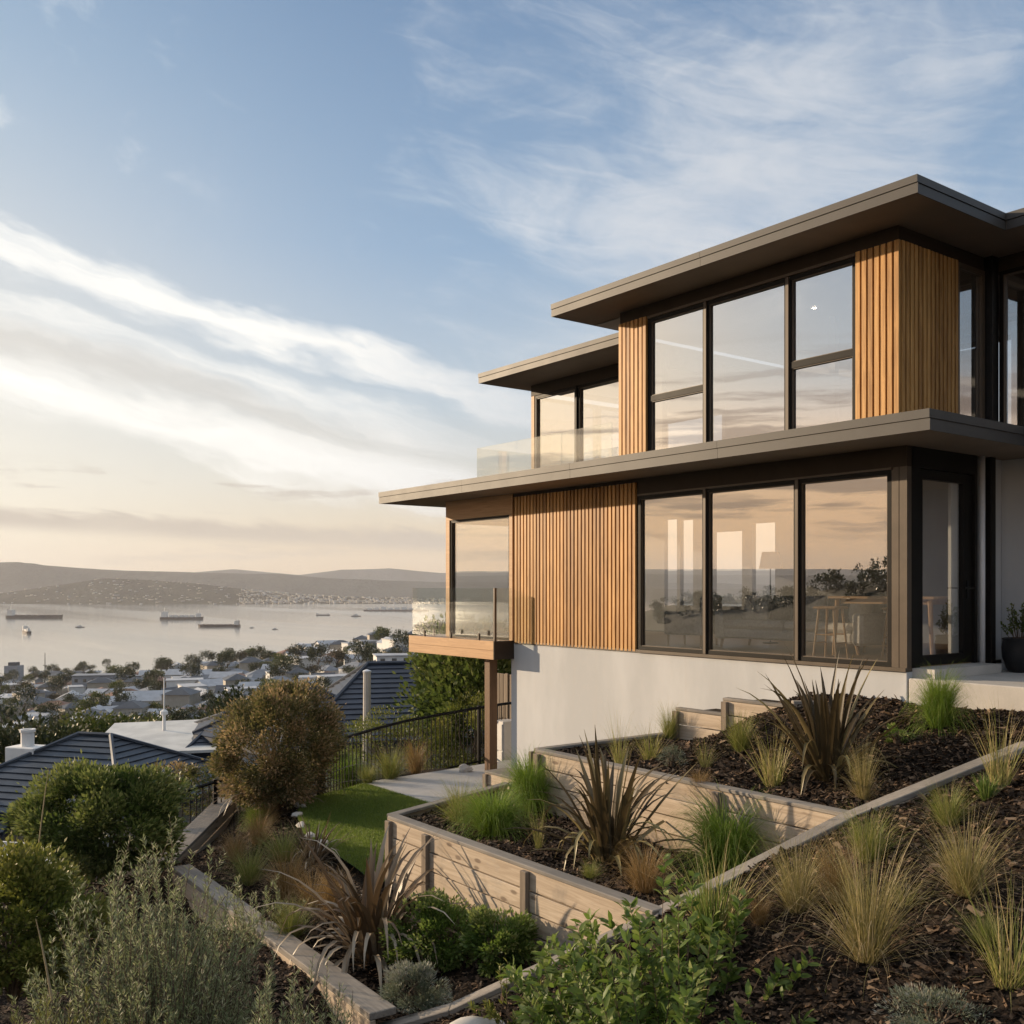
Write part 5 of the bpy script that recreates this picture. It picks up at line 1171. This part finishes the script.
TREE = [(tree_mesh(101, 1500, .15, 'tree_dark'), trunk_mesh(1)), (tree_mesh(102, 1500, .15, 'tree_mid', 22, .4, .85), trunk_mesh(2)), (tree_mesh(103, 1300, .15, 'tree_brown', 20, .45, .7), trunk_mesh(3)),
        (tree_mesh(104, 1400, .14, 'tree_dark', 30, .36, 1.5), trunk_mesh(4, 2.2))]
TL = ['dark bushy tree among the houses on the slope below', 'green rounded tree among the houses on the slope below', 'brownish low tree among the houses on the slope below', 'tall dark narrow tree among the houses on the slope below']
TG = ['dark bushy trees on the slope', 'green rounded trees on the slope', 'brownish trees on the slope', 'tall narrow trees on the slope']
def tree(k, x, y, z, rad, label=None, group=None):
    o = thing('tree', label or TL[k], 'tree', (x, y, z), random.uniform(0, 6.28), group or (None if label else TG[k]))
    o.scale = (rad, rad, rad * random.uniform(.85, 1.15)); link('crown', TREE[k][0], o); link('trunk', TREE[k][1], o); return o
random.seed(5)
# larger trees just beyond the garden, with finer leaves
def big_tree(label, u, D, zb, w, h, seed, n, leaf, mat, **k):
    x, y = at_depth(u, D); o = thing('tree', label, 'tree', (x, y, zb)); rr = RS(seed)
    a = tree_mesh(seed, n, leaf / w, mat, **k); link('crown', a, o); link('trunk', trunk_mesh(seed), o); o.scale = (w, w, h / (2.1 * k.get('rz', 1.) + .35)); return o
big_tree('leafy green tree under the balcony, left of the white base wall', 478, 27, -5.0, 1.75, 5.2, 201, 15000, .15, 'shrub_green', K=50, cr=.32)
big_tree('dark rounded tree behind the flat-roofed neighbouring house', 108, 46, -10.5, 3.2, 5.6, 202, 9000, .24, 'tree_mid', K=46, cr=.32)
big_tree('dark green tree in front of the white-chimney bungalow roofs', 22, 40, -10.5, 3.0, 6.1, 203, 8000, .24, 'tree_dark', K=40, cr=.33)
big_tree('broad dark tree left of the russet shrub, below the suburb', 236, 60, -12.5, 3.1, 7.0, 204, 7000, .26, 'tree_dark', K=40, cr=.33)
big_tree('yellow-green low tree above the flat pale roof', 175, 52, -11.5, 3.4, 4.6, 205, 7000, .25, 'tree_mid', K=40, cr=.33, rz=.7)
big_tree('dark bushy tree behind the white chimney', 62, 62, -13., 3.0, 5.5, 206, 6000, .26, 'tree_dark', K=36, cr=.33)

# ================================================================== the suburb on the slope
SUB = {'white': plain('white_walls', (.60, .595, .58), .7, 0, .06, .5), 'cream': plain('cream_walls', (.38, .34, .28), .7, 0, .08, .5), 'grey': plain('grey_walls', (.24, .25, .27), .7, 0, .1, .5), 'tan': plain('tan_walls', (.36, .27, .19), .7, 0, .1, .5),
       'r_grey': plain('grey_roofs', (.15, .16, .18), .5, 0, .15, .5), 'r_pale': plain('pale_roofs', (.34, .35, .37), .5, 0, .12, .5), 'r_dark': plain('dark_roofs', (.05, .055, .065), .5, 0, .2, .5), 'r_rust': plain('rust_roofs', (.17, .085, .05), .6, 0, .2, .5)}
def house_proto(w, d, h, roof, rh):
    wl = MB().box(-w / 2, w / 2, -d / 2, d / 2, -4, h); rf_ = MB(); o = .45
    if roof == 'gable':
        a = [(-w / 2 - o, -d / 2 - o, h), (w / 2 + o, -d / 2 - o, h), (w / 2 + o, 0, h + rh), (-w / 2 - o, 0, h + rh)]; b = [(-w / 2 - o, d / 2 + o, h)[:3], (w / 2 + o, d / 2 + o, h)]
        rf_.quad(*a); rf_.quad(a[3], a[2], b[1], b[0]); wl.quad((-w / 2, -d / 2, h), (-w / 2, 0, h + rh * .93), (-w / 2, d / 2, h)); wl.quad((w / 2, -d / 2, h), (w / 2, d / 2, h), (w / 2, 0, h + rh * .93))
        rf_.quad(a[0], b[0], b[1], a[1])
    elif roof == 'hip':
        E_ = [(-w / 2 - o, -d / 2 - o, h), (w / 2 + o, -d / 2 - o, h), (w / 2 + o, d / 2 + o, h), (-w / 2 - o, d / 2 + o, h)]; l = max(.4, (w - d) / 2); A_, B_ = (-l, 0, h + rh), (l, 0, h + rh)
        rf_.quad(E_[0], E_[1], B_, A_); rf_.quad(E_[1], E_[2], B_); rf_.quad(E_[2], E_[3], A_, B_); rf_.quad(E_[3], E_[0], A_); rf_.quad(E_[3], E_[2], E_[1], E_[0])
    else: rf_.box(-w / 2 - .25, w / 2 + .25, -d / 2 - .25, d / 2 + .25, h + .002, h + .3)
    n = max(2, int(w / 3)); win = []
    for f in range(max(1, int(h / 2.7))):
        for i in range(n):
            x_ = -w / 2 + (i + .5) * w / n; win.append((x_, -d / 2, f * 2.7 + .9, 0))
    for i in (-1, 1): win.append((i * d * .22, w / 2, .9, 1))
    return wl, rf_, win
KINDS = [('hip', 11, 8, 3, 2.0, 'white', 'r_grey'), ('gable', 12, 8, 3.2, 2.2, 'white', 'r_pale'), ('flat', 12, 8, 5.4, 0, 'white', 'r_pale'), ('hip', 10, 8, 5.2, 1.9, 'cream', 'r_dark'), ('gable', 9, 7, 3, 2.4, 'grey', 'r_dark'), ('hip', 12, 9, 3, 2.1, 'tan', 'r_rust'), ('flat', 16, 9, 6, 0, 'grey', 'r_grey')]
HL = ['white house with a grey hipped roof among the trees of the slope', 'white house with a pale gabled roof among the trees of the slope', 'white flat-roofed two-storey house on the slope', 'cream two-storey house with a dark hipped roof on the slope', 'grey house with a dark gabled roof on the slope', 'tan house with a rust-coloured roof on the slope', 'long grey flat-roofed block on the slope']
HG = ['white hip-roofed houses on the slope', 'white gabled houses on the slope', 'white flat-roofed houses on the slope', 'cream dark-roofed houses on the slope', 'grey gabled houses on the slope', 'tan rust-roofed houses on the slope', 'grey blocks on the slope']
winme = MB().box(-.6, .6, -.06, .06, 0, 1.3).mesh('window', M['glass_dark'])
HP = []
for k, (rt, w_, d_, h_, rh, a, b) in enumerate(KINDS):
    wl, rf_, win = house_proto(w_, d_, h_, rt, rh); HP.append((wl.mesh('wall', SUB[a]), rf_.mesh('roof', SUB[b]), win))
def suburb_house(k, x, y, z, rz, s, near, label=None):
    o = thing('suburb_house', label or HL[k], 'house', (x, y, z), rz, None if label else HG[k]); o.scale = (s, s, s)
    link('wall', HP[k][0], o); link('roof', HP[k][1], o)
    if near:
        for (a, b, c, ax) in HP[k][2]:
            w_ = link('window', winme, o, (a, b, c) if not ax else (b, a, c))
            if ax: w_.rotation_euler = (0, 0, R(90))
    return o
random.seed(12)
placed = []
def free(x, y, r):
    for a, b, c in placed:
        if (a - x) ** 2 + (b - y) ** 2 < (r + c) ** 2: return False
    placed.append((x, y, r)); return True
def ridge_v(u): return float(np.interp(u, [0, 100, 200, 300, 400, 470], [679, 672, 664, 652, 643, 637]))
cnt = 0; tries = 0
while cnt < 285 and tries < 12000:
    tries += 1; u = random.uniform(-60, 440); v = ridge_v(u) + 1 + 66 * random.random() ** 1.25
    p_, D = place(u, v, 62)
    if D > 850 or D < 185: continue
    s = random.uniform(.62, .95) if D < 300 else random.uniform(.7, 1.1)
    if not free(p_.x, p_.y, 4.9 * s): continue
    k = random.choices(range(7), [5, 5, 3, 3, 2.5, 2, .4])[0]
    suburb_house(k, p_.x, p_.y, p_.z, VR + random.choice([0, 1.57]) + random.gauss(.35, .25), s, D < 300); cnt += 1
for (u, v, k, s, lab) in ((398, 676, 2, 1.3, 'large white flat-roofed building right above the navy tiled roof'), (447 - 20, 655, 2, .9, 'white two-storey house on the crest just left of the balcony'),
                          (258, 698, 1, 1.0, 'white gabled house directly above the russet shrub'), (150, 712, 1, 1.2, 'long pale-roofed house left of the broad dark tree'), (95, 690, 6, 1.2, 'long grey block near the shore below the wharf shed'), (318, 660, 6, .7, 'grey flat-roofed block along the middle crest')):
    p_, D = place(u, v, 62); free(p_.x, p_.y, 7); suburb_house(k, p_.x, p_.y, p_.z, VR + .25, s, True, lab)
nt = 0; tries = 0
while nt < 275 and tries < 9000:
    tries += 1; u = random.uniform(-80, 480); v = ridge_v(u) + 1.0 + 80 * random.random() ** 1.4
    p_, D = place(u, v, 48)
    if D > 860 or D < 70: continue
    r_ = min(random.uniform(2.4, 4.8), random.uniform(6, 13.5) * D / FPX)
    if not free(p_.x, p_.y, r_ * .5): continue
    tree(random.choices(range(4), [5, 2, 2, .8])[0], p_.x, p_.y, p_.z - .3, r_); nt += 1
# the wood on the hill beyond the left of the view, seen only in the window reflections
VW = []; TW = []
for i in range(150):
    a = R(random.uniform(-112, -80)); r0 = np.interp(math.degrees(a), [-108, -97, -90, -82], [255, 225, 320, 540]) * random.uniform(.86, 1.02); xc, yc = r0 * math.sin(a), r0 * math.cos(a); x, y = W(xc, yc)
    m_ = 260; rr_ = random.uniform(2.2, 3.8); pw_, dw_, _ = lumpy(rs, m_, (rr_, rr_, rr_ * .95), 12, .45); pw_ += np.array([x, y, float(base_z(x, y)) + rr_ * .9]); v_, f_, _ = leaves(pw_, dw_, .9, .6, rs); VW.append(v_); TW.append(np.repeat(rs.rand(m_), 4))
VW = np.concatenate(VW); tag(link('distant_wood', npmesh('distant_wood', VW, np.arange(len(VW)).reshape(-1, 4), M['tree_dark'], np.concatenate(TW))), 'dark wood along the crest of the side hill', 'wood', kind='stuff')
bare = place(70, 728, 62)[0]
tb_ = cam_thing('tower_block', 'lone dark tower block by the shore', 'tower', 14, 684, 760.)
part('shaft', SUB['grey'], MB().box(-5, 5, -5, 5, -8, 14), tb_); part('penthouse', SUB['r_dark'], MB().box(-3, 3, -3, 3, 14, 16.5), tb_)
ms = cam_thing('mast', 'thin tall mast by the wharf shed', 'mast', 45, 676, 780.); part('pole', M['black_metal'], MB().tube([(0, 0, -6), (0, 0, 18)], [.5, .2], 6), ms); part('yard', M['black_metal'], MB().box(-1.6, 1.6, -.15, .15, 8, 8.4), ms)
m2 = cam_thing('mast', 'shorter thin mast on the shore right of the wharf shed', 'mast', 110, 676, 700.); part('pole', M['black_metal'], MB().tube([(0, 0, -6), (0, 0, 11)], [.4, .15], 6), m2)
wh = cam_thing('wharf_shed', 'long dark wharf shed along the near shore', 'shed', 58, 678, 800.); part('wall', SUB['tan'], MB().box(-19, 19, -6, 6, -8, 3.5), wh); part('roof', SUB['r_dark'], MB().hexa([(-20, -7, 3.5), (20, -7, 3.5), (20, 7, 3.5), (-20, 7, 3.5), (-20, -1, 5.5), (20, -1, 5.5), (20, 1, 5.5), (-20, 1, 5.5)]), wh)

# ================================================================== ships in the harbour
HULL = plain('dark_hull', (.07, .052, .045), .6, 0, .25, .1); SHIPW = plain('ship_white', (.60, .59, .56), .6, 0, .1, .2); DECK = plain('ship_deck', (.16, .12, .10), .7, 0, .2, .2)
def ship(label, u, v, lpx, rz, style, name='cargo_ship', cat='ship'):
    D = (CAM[2] - WATER_Z) * FPX / (v - HV); x, y = W((u - 512) / FPX * D, D); L = lpx * D / FPX
    o = thing(name, label, cat, (x, y, WATER_Z), VR + rz); b = L * .075; hh = L * (.055 if style != 'ferry' else .07)
    st = [(-.5, .75, 1.05), (-.46, 1., 1.), (.36, 1., 1.), (.44, .72, 1.08), (.5, .06, 1.25)]; hb = MB()
    for (a, wa, ha), (c, wc, hc) in zip(st[:-1], st[1:]):
        hb.hexa([(a * L, -b * wa * .85, -2), (c * L * (.97 if c == .5 else 1), -b * wc * .8, -2), (c * L * (.97 if c == .5 else 1), b * wc * .8, -2), (a * L, b * wa * .85, -2), (a * L, -b * wa, hh * ha), (c * L, -b * wc, hh * hc), (c * L, b * wc, hh * hc), (a * L, b * wa, hh * ha)])
    part('hull', HULL, hb, o)
    if style in ('bulk', 'tanker'):
        part('bridge', SHIPW, MB().box(-.47 * L, -.38 * L, -b * .8, b * .8, hh, hh + L * .085).box(-.45 * L, -.40 * L, -b * 1.05, b * 1.05, hh + L * .085, hh + L * .10), o)
        part('funnel', DECK, MB().box(-.485 * L, -.472 * L, -b * .25, b * .25, hh, hh + L * .11), o)
        part('hatches', DECK, (lambda m_: [m_.box(-.34 * L + i * L * .11, -.34 * L + i * L * .11 + L * .08, -b * .7, b * .7, hh, hh + L * .012) for i in range(7)] and m_)(MB()), o)
        part('mast', SHIPW, MB().tube([(-.43 * L, 0, hh + L * .1), (-.43 * L, 0, hh + L * .17)], L * .004, 5), o)
    elif style == 'gear':
        part('bridge', SHIPW, MB().box(-.46 * L, -.34 * L, -b * .85, b * .85, hh, hh + L * .13), o); part('forecastle', SHIPW, MB().box(.33 * L, .43 * L, -b * .5, b * .5, hh, hh + L * .09), o)
        part('deck_houses', SHIPW, (lambda m_: [m_.box(-.28 * L + i * L * .12, -.28 * L + i * L * .12 + L * .085, -b * .7, b * .7, hh, hh + L * .05) for i in range(5)] and m_)(MB()), o)
        part('mast', SHIPW, MB().tube([(-.40 * L, 0, hh + L * .12), (-.40 * L, 0, hh + L * .22)], L * .006, 5).tube([(.38 * L, 0, hh + L * .09), (.38 * L, 0, hh + L * .17)], L * .005, 5), o)
    else:
        part('cabin', SHIPW, MB().box(-.35 * L, .22 * L, -b * .8, b * .8, hh, hh + L * .12).box(-.15 * L, .12 * L, -b * .6, b * .6, hh + L * .12, hh + L * .2), o)
    return o
ship('long dark bulk carrier with its bridge at the left end', 35, 618.5, 56, 0, 'bulk')
ship('short cargo ship with white superstructure, turned towards the viewer, just below the long bulk carrier', 27, 633, 36, R(-58), 'gear')
ship('cargo ship with white deck houses nearest the dark hill', 182, 619.5, 43, 0.02, 'gear')
ship('dark low tanker with its white bridge at the right end', 219, 627, 42, R(180), 'tanker')
ship('small far ship in the middle of the bay', 323, 615.5, 14, 0.1, 'gear'); ship('small white ferry near the far wharf', 356, 616.5, 10, .2, 'ferry', 'ferry', 'ferry')
ship('tiny dark launch between the long bulk carrier and the dark tanker', 80, 627.5, 9, .1, 'ferry', 'launch', 'boat'); ship('tiny boat just right of the dark tanker', 252, 628, 5, 0, 'ferry', 'launch', 'boat'); ship('tiny boat second to the right of the dark tanker', 275, 629.5, 6, .2, 'ferry', 'launch', 'boat')
# far wharf and far-off town
Dw = 70 * FPX / 23.; x, y = W((392 - 512) / FPX * Dw, Dw); wf_ = thing('far_wharf', 'low far wharf with sheds left of the balcony', 'wharf', (x, y, WATER_Z), VR)
part('deck', DECK, MB().box(-85, 110, -9, 9, -2, 4), wf_); part('sheds', SHIPW, (lambda m_: [m_.box(-75 + i * 21, -60 + i * 21, -6, 6, 4.01, 9 + (i % 3) * 2) for i in range(8)] and m_)(MB()), wf_)
rs = RS(9); Vt = MB(); mi_ = []
dg = bpy.context.evaluated_depsgraph_get(); hill_o = bpy.data.objects['harbour_hill']; bpy.context.view_layer.update()
for i in range(1300):
    u = rs.choice([rs.uniform(90, 260), rs.uniform(240, 470), rs.uniform(-60, 100)], p=[.14, .81, .05]); D = rs.uniform(4250, 5000) if u < 250 else rs.uniform(4230, 4900); x, y = at_depth(u, D)
    hit, loc, nor, _ = hill_o.ray_cast(Vector((x, y, 3000)), Vector((0, 0, -1)))
    if not hit or loc.z < WATER_Z + .5: continue
    s = rs.uniform(2.5, 7) * (1.0 if rs.rand() > .06 else 1.9); hh = rs.uniform(2, 5) * (1 if u < 250 else 1.4)
    a, b = s * math.cos(HEAD), s * math.sin(HEAD); Vt.box(loc.x - s, loc.x + s, loc.y - s * .6, loc.y + s * .6, loc.z - 3, loc.z + hh, mi=int(rs.choice([0, 1, 2], p=[.5, .3, .2])))
tag(Vt.build('distant_town', [SUB['cream'], SUB['r_pale'], SUB['r_grey']]), 'scattered pale buildings of the town across the bay', 'town', kind='stuff')

# ================================================================== the air
HZ = 12600.
hz = link('haze', MB().box(-HZ, HZ, -HZ, HZ, WATER_Z - 5, 420).mesh('haze', [])); m_, t = new('evening_haze')
vol = t.n('ShaderNodeVolumePrincipled', {'Color': (.95, .94, .95, 1), 'Density': 6.5e-5, 'Anisotropy': .1}); oo = t.n('ShaderNodeOutputMaterial'); t.nt.links.new(vol.outputs[0], oo.inputs['Volume']); hz.data.materials.append(m_)
tag(hz, 'thin evening haze over the bay', 'haze', kind='stuff')
